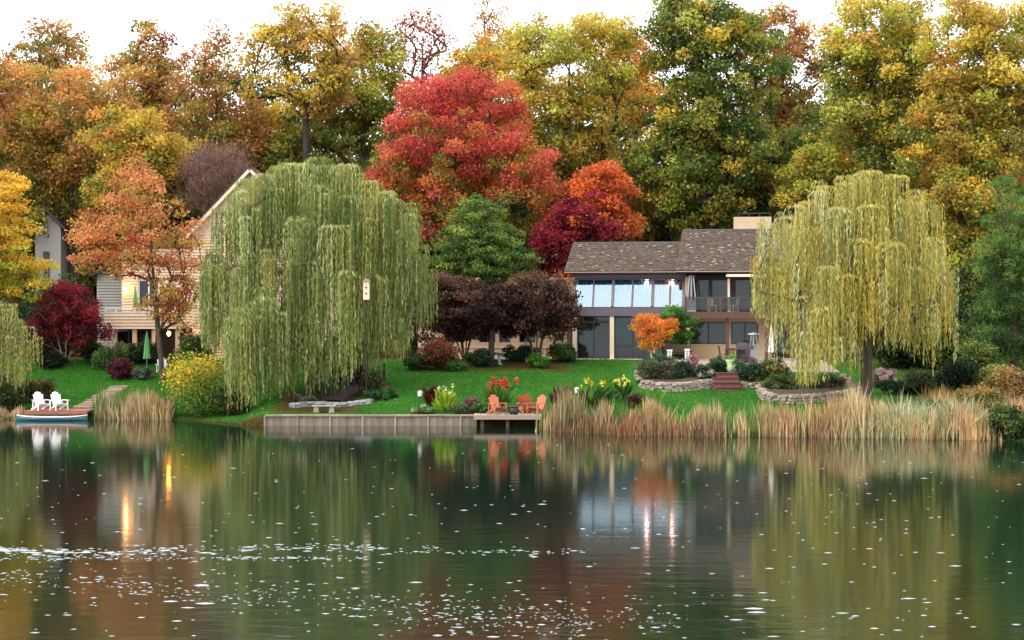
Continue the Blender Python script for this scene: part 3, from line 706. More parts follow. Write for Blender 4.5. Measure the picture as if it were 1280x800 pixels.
RW = [(1050, 222, 24, 330), (1085, 214, 24, 330), (1115, 220, 26, 330), (1020, 240, 22, 340), (1142, 238, 22, 340), (990, 258, 20, 350), (1160, 262, 16, 350), (970, 280, 18, 370),
      (1040, 262, 24, 380), (1080, 258, 24, 370), (1120, 265, 24, 380), (1005, 290, 22, 390), (1150, 300, 18, 390), (955, 310, 14, 400), (1065, 300, 24, 410), (1100, 305, 24, 420),
      (1170, 330, 16, 430), (1182, 350, 13, 450), (975, 330, 18, 420), (1020, 335, 22, 440), (1050, 345, 22, 450), (1130, 335, 22, 430), (945, 345, 10, 400), (990, 370, 18, 460), (1015, 385, 20, 475),
      (1052, 395, 18, 462), (1112, 385, 16, 435), (1135, 380, 18, 440), (1160, 385, 16, 450), (1032, 420, 16, 478), (1000, 415, 16, 480), (1080, 355, 18, 420)]
willow('weeping_willow', 'airy yellow weeping willow on a single trunk among the reeds', 1084, 510, RW,
       [((200, 184, 80), 3), ((180, 172, 84), 3), ((198, 200, 134), 3), ((210, 178, 62), 1.8), ((152, 146, 60), 1.4)], 72, 0.3, strands=40, leaf=0.25, dens=8, depth=4.2)
willow('weeping_willow', 'small pale willow bush at the pond edge by the white chairs', 2, 512, [(8, 380, 18, 480), (-12, 385, 18, 490), (25, 400, 14, 470), (35, 425, 8, 480), (-30, 400, 20, 490), (10, 420, 18, 495), (-10, 440, 20, 500), (22, 445, 12, 490)],
       [((178, 178, 92), 3), ((150, 156, 78), 2), ((196, 188, 120), 2)], 73, 0.16, strands=34, leaf=0.17, dens=11, depth=1.6)
# ------------------------------------------------------------------ building materials
plain('stucco', (190, 164, 134), 0.85, 0.12, 1.2, 0.35)
plain('beige_trim', (214, 192, 164), 0.7, 0.1, 2.0, 0.15)
plain('mauve_metal', (92, 74, 78), 0.5, 0.12, 2.0, 0.1)
plain('spandrel', (86, 80, 88), 0.45, 0.15, 1.5, 0.1)
plain('brown_wood', (84, 60, 52), 0.7, 0.25, 3.0, 0.3, stretch=(1, 1, 8))
plain('dark_frame', (48, 38, 40), 0.5, 0.15, 3.0, 0.1)
plain('interior', (170, 158, 142), 0.9, 0.1, 1.0, 0.1)
plain('curtain', (56, 104, 126), 0.9, 0.06, 2.0, 0.1)
plain('cream_blind', (110, 112, 114), 0.9, 0.06, 2.0, 0.1)
plain('clapboard', (214, 186, 158), 0.75, 0.10, 1.5, 0.2)
plain('grey_clapboard', (150, 146, 140), 0.75, 0.10, 1.5, 0.2)
plain('white_paint', (232, 230, 226), 0.55, 0.06, 3.0, 0.15)
plain('weathered', (150, 132, 118), 0.9, 0.3, 2.5, 0.5, stretch=(8, 1, 8), objvar=0.2)
plain('weathered_dark', (96, 76, 68), 0.9, 0.3, 2.5, 0.5, stretch=(8, 1, 8), objvar=0.15)
plain('red_brick_wood', (150, 92, 72), 0.8, 0.2, 3.0, 0.3, objvar=0.15)
plain('bridge_wood', (58, 38, 40), 0.8, 0.25, 3.0, 0.3, objvar=0.15)
plain('concrete_panel', (126, 112, 98), 0.9, 0.5, 1.6, 0.5, stretch=(3, 3, 0.6), objvar=0.1)
plain('stone', (150, 138, 124), 0.9, 0.35, 3.5, 0.7, objvar=0.28)
plain('slate_stone', (140, 142, 140), 0.9, 0.3, 3.5, 0.7, objvar=0.28)
plain('soil', (70, 50, 38), 1.0, 0.4, 5.0, 0.9)
plain('brick', (104, 68, 62), 0.85, 0.3, 5.0, 0.5, objvar=0.2)
plain('paving', (142, 124, 110), 0.9, 0.2, 2.0, 0.4, objvar=0.15)
plain('orange_wood', (178, 100, 70), 0.65, 0.15, 4.0, 0.25, stretch=(6, 1, 6))
plain('teal_hull', (40, 88, 100), 0.35, 0.12, 2.0, 0.1)
plain('white_trim', (220, 222, 220), 0.4, 0.05, 2.0, 0.05)
plain('black_metal', (34, 32, 34), 0.5, 0.2, 4.0, 0.2)
plain('steel', (180, 184, 188), 0.3, 0.08, 4.0, 0.05, metal=0.7)
plain('green_cloth', (110, 170, 104), 0.9, 0.12, 4.0, 0.25)
plain('white_cloth', (226, 218, 206), 0.9, 0.08, 4.0, 0.25)
plain('tan_cloth', (206, 180, 156), 0.9, 0.08, 4.0, 0.2)
plain('glazed_pot', (186, 206, 150), 0.35, 0.12, 4.0, 0.1)
plain('purple_pot', (120, 54, 66), 0.4, 0.12, 4.0, 0.1)
plain('bath_stone', (110, 142, 140), 0.8, 0.2, 5.0, 0.4)
def emitter(name, rgb, strength):
    m, nt, b = new_mat(name)
    b.inputs['Base Color'].default_value = (*lin(rgb), 1)
    b.inputs['Emission Color'].default_value = (*lin(rgb), 1); b.inputs['Emission Strength'].default_value = strength
emitter('warm_bulb', (255, 176, 96), 28)
emitter('amber_bulb', (255, 150, 50), 40)
emitter('pink_bulb', (255, 170, 150), 40)
def glass(name, tint, refl):
    m, nt, b = new_mat(name)
    nt.nodes.remove(b)
    gl = nt.nodes.new('ShaderNodeBsdfGlossy'); gl.inputs['Roughness'].default_value = 0.03; gl.inputs['Color'].default_value = (0.80, 0.92, 1.0, 1)
    tr = nt.nodes.new('ShaderNodeBsdfTransparent'); tr.inputs['Color'].default_value = (*tint, 1)
    lw = nt.nodes.new('ShaderNodeFresnel'); lw.inputs['IOR'].default_value = 1.38
    ad = nt.nodes.new('ShaderNodeMath'); ad.operation = 'ADD'; ad.use_clamp = True; ad.inputs[1].default_value = refl
    nt.links.new(lw.outputs['Fac'], ad.inputs[0])
    mx = nt.nodes.new('ShaderNodeMixShader'); nt.links.new(ad.outputs['Value'], mx.inputs['Fac'])
    nt.links.new(tr.outputs['BSDF'], mx.inputs[1]); nt.links.new(gl.outputs['BSDF'], mx.inputs[2])
    nt.links.new(mx.outputs['Shader'], nt.nodes['Material Output'].inputs['Surface'])
glass('coated_glass', (0.76, 0.86, 0.92), 0.035)
glass('clear_glass', (0.72, 0.74, 0.72), 0.0)
# shingles carry their own colour
m, nt, b = new_mat('shingle')
at = nt.nodes.new('ShaderNodeAttribute'); at.attribute_name = 'Col'
n = noise(nt, 9.0, 6.0); mx = nt.nodes.new('ShaderNodeMix'); mx.data_type = 'RGBA'; mx.blend_type = 'MULTIPLY'; mx.inputs['Factor'].default_value = 0.7
r = ramp(nt, n.outputs['Fac'], [(0.3, (0.6, 0.6, 0.6)), (0.7, (1.3, 1.25, 1.2))])
nt.links.new(at.outputs['Color'], mx.inputs['A']); nt.links.new(r.outputs['Color'], mx.inputs['B']); nt.links.new(mx.outputs['Result'], b.inputs['Base Color'])
b.inputs['Roughness'].default_value = 0.95
bump(nt, b, n.outputs['Fac'], 0.5, 0.02)

def wall_with(mb, u0, u1, z0, z1, v0, v1, holes):
    """wall slab with rectangular openings (u0, u1, z0, z1)"""
    us = sorted({u0, u1, *[h[0] for h in holes], *[h[1] for h in holes]})
    for a, c in zip(us[:-1], us[1:]):
        mid = (a + c) / 2
        hs = sorted([(h[2], h[3]) for h in holes if h[0] < mid < h[1]])
        z = z0
        for h0, h1 in hs:
            if h0 > z + 1e-4: mb.box(a, c, v0, v1, z, h0)
            z = h1
        if z1 > z + 1e-4: mb.box(a, c, v0, v1, z, z1)
def window(root, u0, u1, z0, z1, v, n=2, mat='dark_frame', gl='clear_glass', fr=0.07, rail=None, name='window'):
    """frame with n panes, each pane a piece of its own"""
    f = MB()
    f.box(u0, u1, v - 0.05, v + 0.05, z0, z0 + fr); f.box(u0, u1, v - 0.05, v + 0.05, z1 - fr, z1)
    w = (u1 - u0 - fr) / n
    for i in range(n + 1): f.box(u0 + w * i, u0 + w * i + fr, v - 0.05, v + 0.05, z0 + fr, z1 - fr)
    if rail: f.box(u0 + fr, u1 - fr, v - 0.045, v + 0.045, rail - 0.04, rail + 0.04)
    o = f.build(name, MAT[mat], root)
    for i in range(n):
        MB().box(u0 + w * i + fr, u0 + w * (i + 1), v - 0.008, v + 0.008, z0 + fr, z1 - fr).build('pane', MAT[gl], o)
    return o
def shingles(root, u0, u1, p_eave, p_ridge, rng, uskew=0.0, wd=0.2, row=0.16):
    """overlapping courses on the slope from p_eave (v,z) to p_ridge (v,z)"""
    e = np.array(p_eave, float); r = np.array(p_ridge, float); L = np.linalg.norm(r - e); d = (r - e) / L; nrm = np.array([-d[1], d[0]])
    mb = MB(); rows = int(L / row)
    for i in range(rows):
        s0 = L * i / rows; s1 = s0 + L / rows * 1.25
        u = u0 - rng.random() * wd
        while u < u1:
            w = wd * rng.uniform(0.6, 1.3)
            a, c = max(u, u0), min(u + w - 0.008, u1)
            if c - a > 0.03:
                lift = rng.uniform(0.03, 0.055)
                g = rng.uniform(0.75, 1.25)
                col = np.array(lin((82, 68, 60))) * g
                x = rng.random()
                if x < 0.06: col = np.array(lin((128, 116, 106))) * g
                elif x < 0.12: col = np.array(lin((84, 80, 58))) * g
                elif x < 0.2: col = np.array(lin((66, 50, 48))) * g
                q0 = e + d * (s0 - rng.uniform(0, 0.02)) ; q1 = e + d * min(s1, L)
                P = [q0 + nrm * (lift - 0.022), q0 + nrm * lift, q1 + nrm * 0.012, q1 + nrm * 0.0]
                vs = [(a, p[0], p[1]) for p in P] + [(c, p[0], p[1]) for p in P]
                mb.add(vs, [(0, 1, 2, 3)[::-1], (4, 5, 6, 7), (0, 4, 5, 1)[::-1], (1, 5, 6, 2)[::-1], (2, 6, 7, 3)[::-1]], col)
            u += w
    o = mb.build('shingles', MAT['shingle'], root); o['kind'] = 'stuff'
    return o

# ------------------------------------------------------------------ the house on the right
A = math.radians(9.5); CA, SA = math.cos(A), math.sin(A)
HY = 117.0; HX = XW(765, HY); HZ = 3.0
def hu(px, v=0.0):
    k = (px - 640) / F
    return (k * (HY + v * CA) - HX - v * SA) / (CA + k * SA)
def hz(py, u=0.0, v=0.0):
    Y = HY - u * SA + v * CA
    return ZW(py, Y) - HZ
def lakeside_house():
    rng = random.Random(8)
    H = thing('lakeside_house', 'long two storey house with dark shingle roof and slanted window wall', 'house', (HX, HY, HZ), -A)
    uL, uR, uE = hu(717), hu(856), 13.0
    uW = hu(520)
    # storeys, floor slabs and shell
    MB().box(uW - 0.2, uE, -0.55, 9.0, -0.8, 0.03).build('foundation', MAT['beige_trim'], H)
    sh = MB()
    sh.box(uW, uE, 8.2, 8.5, 0.03, 5.4)                                   # rear wall
    sh.box(uL, uL + 0.2, 0.9, 8.2, 2.8, 5.2); sh.box(uE - 0.25, uE, 0.0, 8.2, 0.03, 5.4)
    sh.box(uW, uW + 0.25, 0.55, 8.2, 0.03, 2.7)
    sh.box(uR, uR + 0.2, 0.3, 8.2, 0.03, 5.2)
    sh.build('wall', MAT['stucco'], H)
    fl = MB(); fl.box(uL + 0.2, uE - 0.3, 0.6, 8.1, 2.62, 2.8); fl.build('floor_slab', MAT['interior'], H)
    iw = MB(); iw.box(uL + 0.3, uE - 0.3, 3.0, 3.15, 0.04, 2.6); iw.box(uL + 0.3, uE - 0.3, 4.4, 4.55, 2.81, 5.3); iw.build('inner_wall', MAT['interior'], H)
    # low wing under the purple trees
    holes = [(hu(599, .3), hu(619, .3), hz(428, -7), hz(403, -7)), (hu(624, .3), hu(638, .3), hz(428, -6), hz(403, -6)), (hu(649, .3), hu(669, .3), hz(428, -5), hz(403, -5)), (hu(556, .3), hu(580, .3), hz(428, -9), hz(403, -9))]
    w = MB(); wall_with(w, uW + 0.25, uL - 0.12, 0.03, 2.7, 0.3, 0.55, holes); w.build('wing_wall', MAT['stucco'], H)
    MB().box(uW + 0.25, uL - 0.12, 0.24, 0.3, hz(434, -6) - 0.04, hz(434, -6) + 0.03).build('sill_band', MAT['beige_trim'], H)
    for h in holes: window(H, *h, 0.42, 1 if h[1] - h[0] < 0.8 else 2, rail=None)
    wr = MB(); wr.box(uW - 0.3, uL - 0.02, -0.2, 8.6, 2.7, 2.95); wr.build('wing_roof', MAT['mauve_metal'], H)
    po = MB(); po.box(hu(709), hu(714.5), 0.0, 0.24, 0.03, 2.7); po.build('brown_post', MAT['brown_wood'], H)
    # ground floor of the window wall
    zT, zS = hz(395), hz(386)
    for px in (718.5, 765, 816): MB().box(hu(px) - 0.13, hu(px) + 0.13, -0.12, 0.16, 0.03, zT).build('column', MAT['beige_trim'], H)
    zD = hz(402.5)
    window(H, hu(721), hu(763) - 0.02, 0.05, zD, 0.2, 2, name='sliding_door')
    window(H, hu(721), hu(763) - 0.02, zD + 0.02, zT - 0.02, 0.2, 2, name='transom', fr=0.05)
    window(H, hu(767) + 0.02, hu(813.5), 0.05, zT - 0.02, 0.2, 2, rail=hz(433))
    window(H, hu(818.5), hu(855), 0.05, zT - 0.02, 0.2, 2, rail=hz(433))
    cu = MB(); cu.box(hu(723), hu(741), 0.42, 0.46, 0.1, zD - 0.1); cu.build('dark_drape', MAT['spandrel'], H)
    cu = MB(); cu.box(hu(768), hu(788), 0.45, 0.5, hz(430), zT - 0.1); cu.build('drape', MAT['curtain'], H)
    # spandrel and the glass wall that leans back
    MB().box(uL - 0.05, uR + 0.02, -0.18, 0.6, zT, zS).build('spandrel', MAT['spandrel'], H)
    g0 = np.array([-0.1, zS + 0.05]); g1 = np.array([0.78, hz(349, 0, 0.78)])
    gl = MB()
    gl.box(uL, uR, -0.16, -0.02, zS, zS + 0.1); gl.box(uL, uR, 0.7, 0.86, g1[1] - 0.02, g1[1] + 0.1)
    gw = gl.build('window_wall', MAT['mauve_metal'], H)
    edges = [717, 741, 765.5, 790, 815.5, 837, 854]
    def lean(u, t, off=0.0):
        p = g0 + (g1 - g0) * t
        nn = np.array([-(g1 - g0)[1], (g1 - g0)[0]]); nn /= np.linalg.norm(nn)
        return (u, p[0] + nn[0] * off, p[1] + nn[1] * off)
    for i, px in enumerate(edges):
        big = i % 2 == 0
        MB().beam(lean(hu(px), 0.03, 0.03), lean(hu(px), 0.99, 0.03), 0.17 if big else 0.08, 0.16 if big else 0.1).build('post' if big else 'mullion', MAT['mauve_metal'], gw)
    for i in range(6):
        a, c = hu(edges[i]) + 0.06, hu(edges[i + 1]) - 0.06
        vs = [lean(a, 0.04), lean(c, 0.04), lean(c, 0.98), lean(a, 0.98)]; vs2 = [lean(a, 0.04, -0.012), lean(c, 0.04, -0.012), lean(c, 0.98, -0.012), lean(a, 0.98, -0.012)]
        MB().add(vs + vs2, [(0, 1, 2, 3), (7, 6, 5, 4), (0, 4, 5, 1), (1, 5, 6, 2), (2, 6, 7, 3), (3, 7, 4, 0)]).build('pane', MAT['coated_glass'], gw)
        # pleated curtain hanging inside
        k = 22; vs = []; fs = []
        for j in range(k + 1):
            u = a + (c - a) * j / k; dv = 0.35 + 0.03 * math.sin(j * 2.1)
            vs += [(u, 0.05 + dv, zS + 0.12), (u, 0.94 + dv, g1[1] + 0.3)]
        for j in range(k): fs.append((2 * j, 2 * j + 2, 2 * j + 3, 2 * j + 1))
        MB().add(vs, fs).build('curtain', MAT['curtain' if i < 4 else 'cream_blind'], gw)
    for px in (806.5, 838): 
        MB().lathe([(0.03, -0.1), (0.1, -0.05), (0.11, 0.03), (0.04, 0.1)], (hu(px), 0.98, hz(354, 2, .9)), 10).build('lamp', MAT['pink_bulb'], H, True)
    # head band under the eaves
    MB().box(uL - 0.1, uR, 0.5, 1.0, g1[1] + 0.1, hz(341, 0, .5)).build('head_band', MAT['mauve_metal'], H)
    # roofs
    def gable(name, u0, u1, ev, ez, rv, rz, th=0.16):
        bv = rv * 2 - ev
        poly = [(ev, ez), (rv, rz), (bv, ez), (bv, ez - th), (rv, rz - th), (ev, ez - th)]
        o = MB().prism(poly, 'x', u0, u1).build(name, MAT['dark_frame'], H)
        shingles(o, u0 - 0.03, u1 + 0.03, (ev - 0.04, ez), (rv, rz), rng)
        shingles(o, u0 - 0.03, u1 + 0.03, (bv + 0.04, ez), (rv, rz), rng) if False else None
        MB().tube([(u0, ev - 0.06, ez - 0.07), (u1, ev - 0.06, ez - 0.07)], 0.035, 8).build('gutter', MAT['weathered'], o)
        MB().prism([(rv - 0.16, rz - 0.03), (rv, rz + 0.07), (rv + 0.16, rz - 0.03)], 'x', u0, u1).build('ridge_cap', MAT['shingle'] if False else MAT['dark_frame'], o)
        return o
    eL = hz(339, 0, 0.1)
    r1 = gable('roof', hu(706, 0.1), hu(849), 0.1, eL, 4.3, hz(303.5, 1, 4.3))
    r2 = gable('roof', hu(846, -0.3), 13.4, -0.35, hz(338, 6, -0.3), 4.9, hz(287.5, 7, 4.9))
    # gable triangles
    MB().prism([(0.6, eL - 0.4), (0.6, eL - 0.1), (4.3, hz(303.5, 1, 4.3) - 0.2), (8.0, eL - 0.1), (8.0, eL - 0.4)], 'x', uL, uL + 0.15).build('gable_end', MAT['stucco'], H)
    MB().prism([(0.1, hz(338, 6, 0) - 0.2), (4.9, hz(287.5, 7, 4.9) - 0.2), (8.2, hz(338, 6, 0))], 'x', hu(848), hu(848) + 0.12).build('gable_end', MAT['brown_wood'], H)
    # chimney with a railed top
    cv = 5.6
    c0, c1 = hu(917, cv), hu(964, cv)
    ch = MB().box(c0, c1, cv, cv + 1.3, hz(300, 9, cv), hz(271, 9, cv)).build('chimney', MAT['stucco'], r2)
    rl = MB(); zc = hz(271, 9, cv)
    for u in np.linspace(c0 + 0.3, c1 - 0.1, 4): rl.box(u - 0.025, u + 0.025, cv + 0.6, cv + 0.65, zc, zc + 0.25)
    rl.box(c0 + 0.28, c1 - 0.08, cv + 0.59, cv + 0.66, zc + 0.25, zc + 0.3); rl.build('chimney_rail', MAT['dark_frame'], r2)
    # right block: deep balcony over a shaded terrace
    dz0, dz1 = hz(398, 6, -.4), hz(390, 6, -.4)
    MB().box(uR + 0.21, uE - 0.26, -0.3, 2.3, dz0 + 0.05, dz1 - 0.02).build('balcony_floor', MAT['weathered'], H)
    MB().box(uR + 0.03, uE - 0.3, -0.42, -0.31, dz0, dz1 + 0.02).build('balcony_fascia', MAT['brown_wood'], H)
    rail = MB().box(uR + 0.1, uE - 0.3, -0.42, -0.32, hz(373.5, 6, -.4), hz(371.5, 6, -.4)).build('railing', MAT['brown_wood'], H)
    MB().box(uR + 0.1, uE - 0.3, -0.4, -0.34, hz(387, 6, -.4), hz(386, 6, -.4)).build('bottom_rail', MAT['brown_wood'], rail)
    pu = [hu(p, -.4) for p in (857, 887, 901, 922, 943, 964, 985)]
    for u in pu: MB().box(u - 0.06, u + 0.06, -0.43, -0.31, dz1, hz(370.5, 6, -.4)).build('rail_post', MAT['brown_wood'], rail)
    for a, c in zip(pu[:-1], pu[1:]): MB().box(a + 0.07, c - 0.07, -0.375, -0.365, hz(385.5, 6, -.4), hz(374, 6, -.4)).build('glass_panel', MAT['clear_glass'], rail)
    w = MB()
    doors = [(hu(866, 2.2), hu(887, 2.2), dz1, hz(349, 6, 2.2)), (hu(889, 2.2), hu(911, 2.2), dz1, hz(349, 6, 2.2)), (hu(918, 2.2), hu(960, 2.2), dz1, hz(349, 6, 2.2))]
    wall_with(w, uR + 0.2, uE - 0.25, dz1, 5.35, 2.2, 2.4, doors); w.build('upper_wall', MAT['brown_wood'], H)
    for dd in doors: window(H, dd[0], dd[1], dd[2] + 0.02, dd[3], 2.28, 2 if dd[1] - dd[0] > 1.5 else 1, name='balcony_door')
    low = [(hu(863, 1.4), hu(908, 1.4), hz(430, 6, 1.4), hz(402.5, 6, 1.4)), (hu(914, 1.4), hu(948, 1.4), hz(430, 6, 1.4), hz(402.5, 6, 1.4)), (hu(965, 1.4), hu(1000, 1.4), 0.1, hz(402.5, 6, 1.4))]
    w = MB(); wall_with(w, uR + 0.2, uE - 0.25, 0.03, dz0, 1.4, 1.6, low); w.build('lower_wall', MAT['stucco'], H)
    for dd in low: window(H, *dd, 1.48, 2)
    for px, mt in ((860, 'beige_trim'), (909, 'brown_wood'), (958, 'brown_wood'), (1000, 'brown_wood')):
        u = hu(px, -0.1); MB().box(u - 0.1, u + 0.1, -0.2, 0.0, 0.03, dz0).build('column', MAT[mt], H)
    u = hu(911, -0.2); MB().box(u - 0.07, u + 0.07, -0.28, -0.14, dz1, 5.1).build('roof_post', MAT['beige_trim'], H)
    # retracted awning
    MB().prism([(-0.9, hz(346, 7, -.9)), (-0.85, hz(344, 7, -.9)), (0.4, hz(341, 7, -.2)), (0.4, hz(343, 7, -.2))], 'x', hu(908, -.6), hu(958, -.6)).build('awning', MAT['tan_cloth'], H)
    return H
lakeside_house()

# ------------------------------------------------------------------ the clapboard house on the left
LY = 119.0
def lu(px, v=0.0): return XW(px, LY + v) - XW(200, LY)
def lz(py, v=0.0): return ZW(py, LY + v) - 3.0
def siding(root, name, u_of_z, z0, z1, v, mat, step=0.19, t=0.055):
    mb = MB(); z = z0
    while z < z1 - 0.02:
        a, c = u_of_z(z + step * 0.5)
        if c - a > 0.05:
            mb.prism([(v - t, z), (v - 0.006, z + step), (v, z + step), (v, z)], 'x', a, c)
        z += step
    o = mb.build(name, MAT[mat], root); o['kind'] = 'stuff'
    return o
def clapboard_house():
    H = thing('clapboard_house', 'cream clapboard house with a steep gable and raised deck behind the orange tree', 'house', (XW(200, LY), LY, 3.0))
    zE = lz(290)
    pk = (lu(313), lz(213)); le = (lu(240), zE); re = (lu(425), lz(325))
    # gabled block
    body = [(le[0], 0.0), (re[0], 0.0), (re[0], re[1]), pk, le]
    MB().prism(body, 'y', 0.06, 8.0).build('gable_wall', MAT['clapboard'], H)
    def span(z):
        a = le[0] if z < le[1] else le[0] + (pk[0] - le[0]) * (z - le[1]) / (pk[1] - le[1])
        c = re[0] if z < re[1] else re[0] + (pk[0] - re[0]) * (z - re[1]) / (pk[1] - re[1])
        return a, c
    siding(H, 'siding', span, 0.05, pk[1], 0.06, 'clapboard')
    rf = MB()
    for e in (le, re):
        d = np.array(e) - np.array(pk); d /= np.linalg.norm(d); nn = np.array([-d[1], d[0]]); nn = nn if nn[1] > 0 else -nn
        q = np.array(e) + d * 0.5; p = np.array(pk)
        rf.prism([tuple(p), tuple(q), tuple(q + nn * 0.2), tuple(p + nn * 0.2 + np.array([0, 0.06]))], 'y', -0.35, 8.4)
    roof = rf.build('roof', MAT['dark_frame'], H)
    for e in (le, re):
        d = np.array(e) - np.array(pk); L = np.linalg.norm(d); d /= L
        MB().beam((pk[0] + d[0] * 0.05, -0.38, pk[1] - 0.02), (e[0] + d[0] * 0.5, -0.38, e[1] + d[1] * 0.5 - 0.02), 0.05, 0.2, side=(0, 1, 0)).build('rake_board', MAT['beige_trim'], roof)
    # lower wing with the deck
    a, c = lu(150), le[0] - 0.02
    zt = lz(312)
    hole = [(lu(170), lu(197), lz(385), lz(349))]
    w = MB(); wall_with(w, a, c, 2.0, zt, 0.6, 0.85, hole); w.build('wing_wall', MAT['clapboard'], H)
    def span2(z): return a, (c if not (hole[0][2] < z < hole[0][3]) else hole[0][0])
    siding(H, 'siding', span2, 2.0, zt, 0.6, 'clapboard')
    mb = MB()
    for k in range(int((hole[0][3] - hole[0][2]) / 0.17)):
        z = hole[0][2] + k * 0.17; mb.prism([(0.57, z), (0.594, z + 0.17), (0.6, z + 0.17), (0.6, z)], 'x', hole[0][1], c)
    o = mb.build('siding', MAT['clapboard'], H); o['kind'] = 'stuff'
    window(H, *hole[0], 0.7, 2, mat='white_paint', name='sliding_door', fr=0.09)
    iw = MB(); iw.box(a, c, 1.7, 1.8, 2.0, zt); iw.box(a, c, 0.85, 1.7, zt - 0.1, zt); iw.box(a, a + 0.1, 0.85, 1.7, 2.0, zt - 0.1); iw.box(c - 0.1, c, 0.85, 1.7, 2.0, zt - 0.1); iw.build('inner_wall', MAT['interior'], H)
    MB().prism([(a - 0.3, zt + 0.02), (c, zt + 0.9), (c, zt + 1.1), (a - 0.3, zt + 0.2)], 'y', 0.2, 6.5).build('wing_roof', MAT['dark_frame'], H)
    # grey wall stepping back at the side
    ga = lu(121, 3)
    MB().box(ga, a, 3.06, 3.3, 0.0, lz(340, 3)).build('side_wall', MAT['grey_clapboard'], H)
    siding(H, 'side_siding', lambda z: (ga, a), 0.05, lz(340, 3), 3.06, 'grey_clapboard')
    MB().prism([(ga - 0.3, lz(346, 3)), (a + 0.1, lz(318, 3)), (a + 0.1, lz(314, 3)), (ga - 0.3, lz(342, 3))], 'y', 2.7, 7.5).build('side_roof', MAT['dark_frame'], H)
    # deck with a boarded parapet and white rails
    d0, d1 = lu(131, -2), lu(226, -2)
    MB().box(d0, d1, -1.9, 0.56, lz(411, -2), lz(408, -2)).build('deck_floor', MAT['weathered'], H)
    MB().box(d0, d1, -1.96, -1.9, lz(411, -2), lz(391, -2)).build('parapet', MAT['clapboard'], H)
    siding(H, 'parapet_boards', lambda z: (d0, d1), lz(411, -2), lz(391, -2), -1.96, 'clapboard', 0.2)
    rail = MB().box(d0, d1, -2.0, -1.9, lz(391, -2), lz(389.5, -2)).build('railing', MAT['white_paint'], H)
    MB().box(d0, d1, -2.0, -1.9, lz(386, -2), lz(384.4, -2)).build('top_rail', MAT['white_paint'], rail)
    for px in (131.5, 145, 168, 191, 215): MB().box(lu(px, -2) - 0.04, lu(px, -2) + 0.04, -1.99, -1.91, lz(389.5, -2), lz(386, -2)).build('baluster', MAT['white_paint'], rail)
    for px, wd in ((134, 0.09), (144.5, 0.09), (168.5, 0.13), (192, 0.09), (222, 0.12)):
        u = lu(px, -1.7); MB().box(u - wd, u + wd, -1.85, -1.6, -0.3, lz(411, -2)).build('column', MAT['clapboard'], H)
    w = MB(); w.box(d0, c, 1.8, 2.0, 0.0, 2.1); w.build('lower_wall', MAT['dark_frame'], H)
    window(H, lu(146, 1.7), lu(190, 1.7), 0.3, 1.8, 1.72, 3)
    MB().box(lu(230, -0.4), lu(256, -0.4), -0.3, 0.0, 0.0, lz(417)).build('store_door', MAT['clapboard'], H)
    # windows of the gable seen between the willow's shoots
    for x0, x1, y0, y1 in ((335, 352, 300, 275), (404, 419, 300, 278), (290, 305, 440, 412)):
        window(H, lu(x0), lu(x1), lz(y0), lz(y1), 0.0, 1, mat='white_paint', fr=0.08)
    return H
clapboard_house()
def outbuilding():
    Y = 136.0; x0 = XW(44, Y); z0 = gz(x0 + 1, Y) - 0.2
    B = thing('outbuilding', 'pale outbuilding with a dark pitched roof glimpsed through the trunks', 'building', (x0, Y, z0))
    w = 32 * Y / F; h = ZW(284, Y) - z0; r = ZW(266, Y) - z0
    MB().prism([(0, 0), (w, 0), (w, h), (w / 2, r), (0, h)], 'y', 0.0, 6.0).build('wall', MAT['grey_clapboard'], B)
    rf = MB()
    rf.prism([(-0.4, h - 0.25), (w / 2, r + 0.05), (w / 2, r + 0.25), (-0.4, h - 0.05)], 'y', -0.4, 6.4); rf.prism([(w + 0.4, h - 0.25), (w / 2, r + 0.05), (w / 2, r + 0.25), (w + 0.4, h - 0.05)], 'y', -0.4, 6.4)
    rf.build('roof', MAT['dark_frame'], B)
    window(B, w * 0.32, w * 0.55, h * 0.35, h * 0.8, -0.06, 2, mat='dark_frame')
outbuilding()
def wall_lamp(label, px, py, v, mat, r=0.13):
    Y = LY + v
    L = thing('wall_lamp', label, 'lamp', (XW(px, Y), Y, ZW(py, Y)))
    MB().lathe([(0.05, -r * 1.4), (r, -r), (r * 1.1, r * 0.7), (0.04, r * 1.4)], (0, 0, 0), 10).build('globe', MAT[mat], L, True)
    MB().box(-0.06, 0.06, r * 0.5, abs(r) + 0.22, -0.05, 0.05).build('bracket', MAT['black_metal'], L)
wall_lamp('lit globe lamp on the cream wall above the deck', 157.5, 362, 0.25, 'warm_bulb', 0.1)
wall_lamp('amber lamp glowing under the deck behind the red leaves', 211, 417, -1.3, 'amber_bulb', 0.1)
wall_lamp('amber lamp glowing behind the shoots of the green willow', 297, 427, -0.3, 'amber_bulb', 0.1)
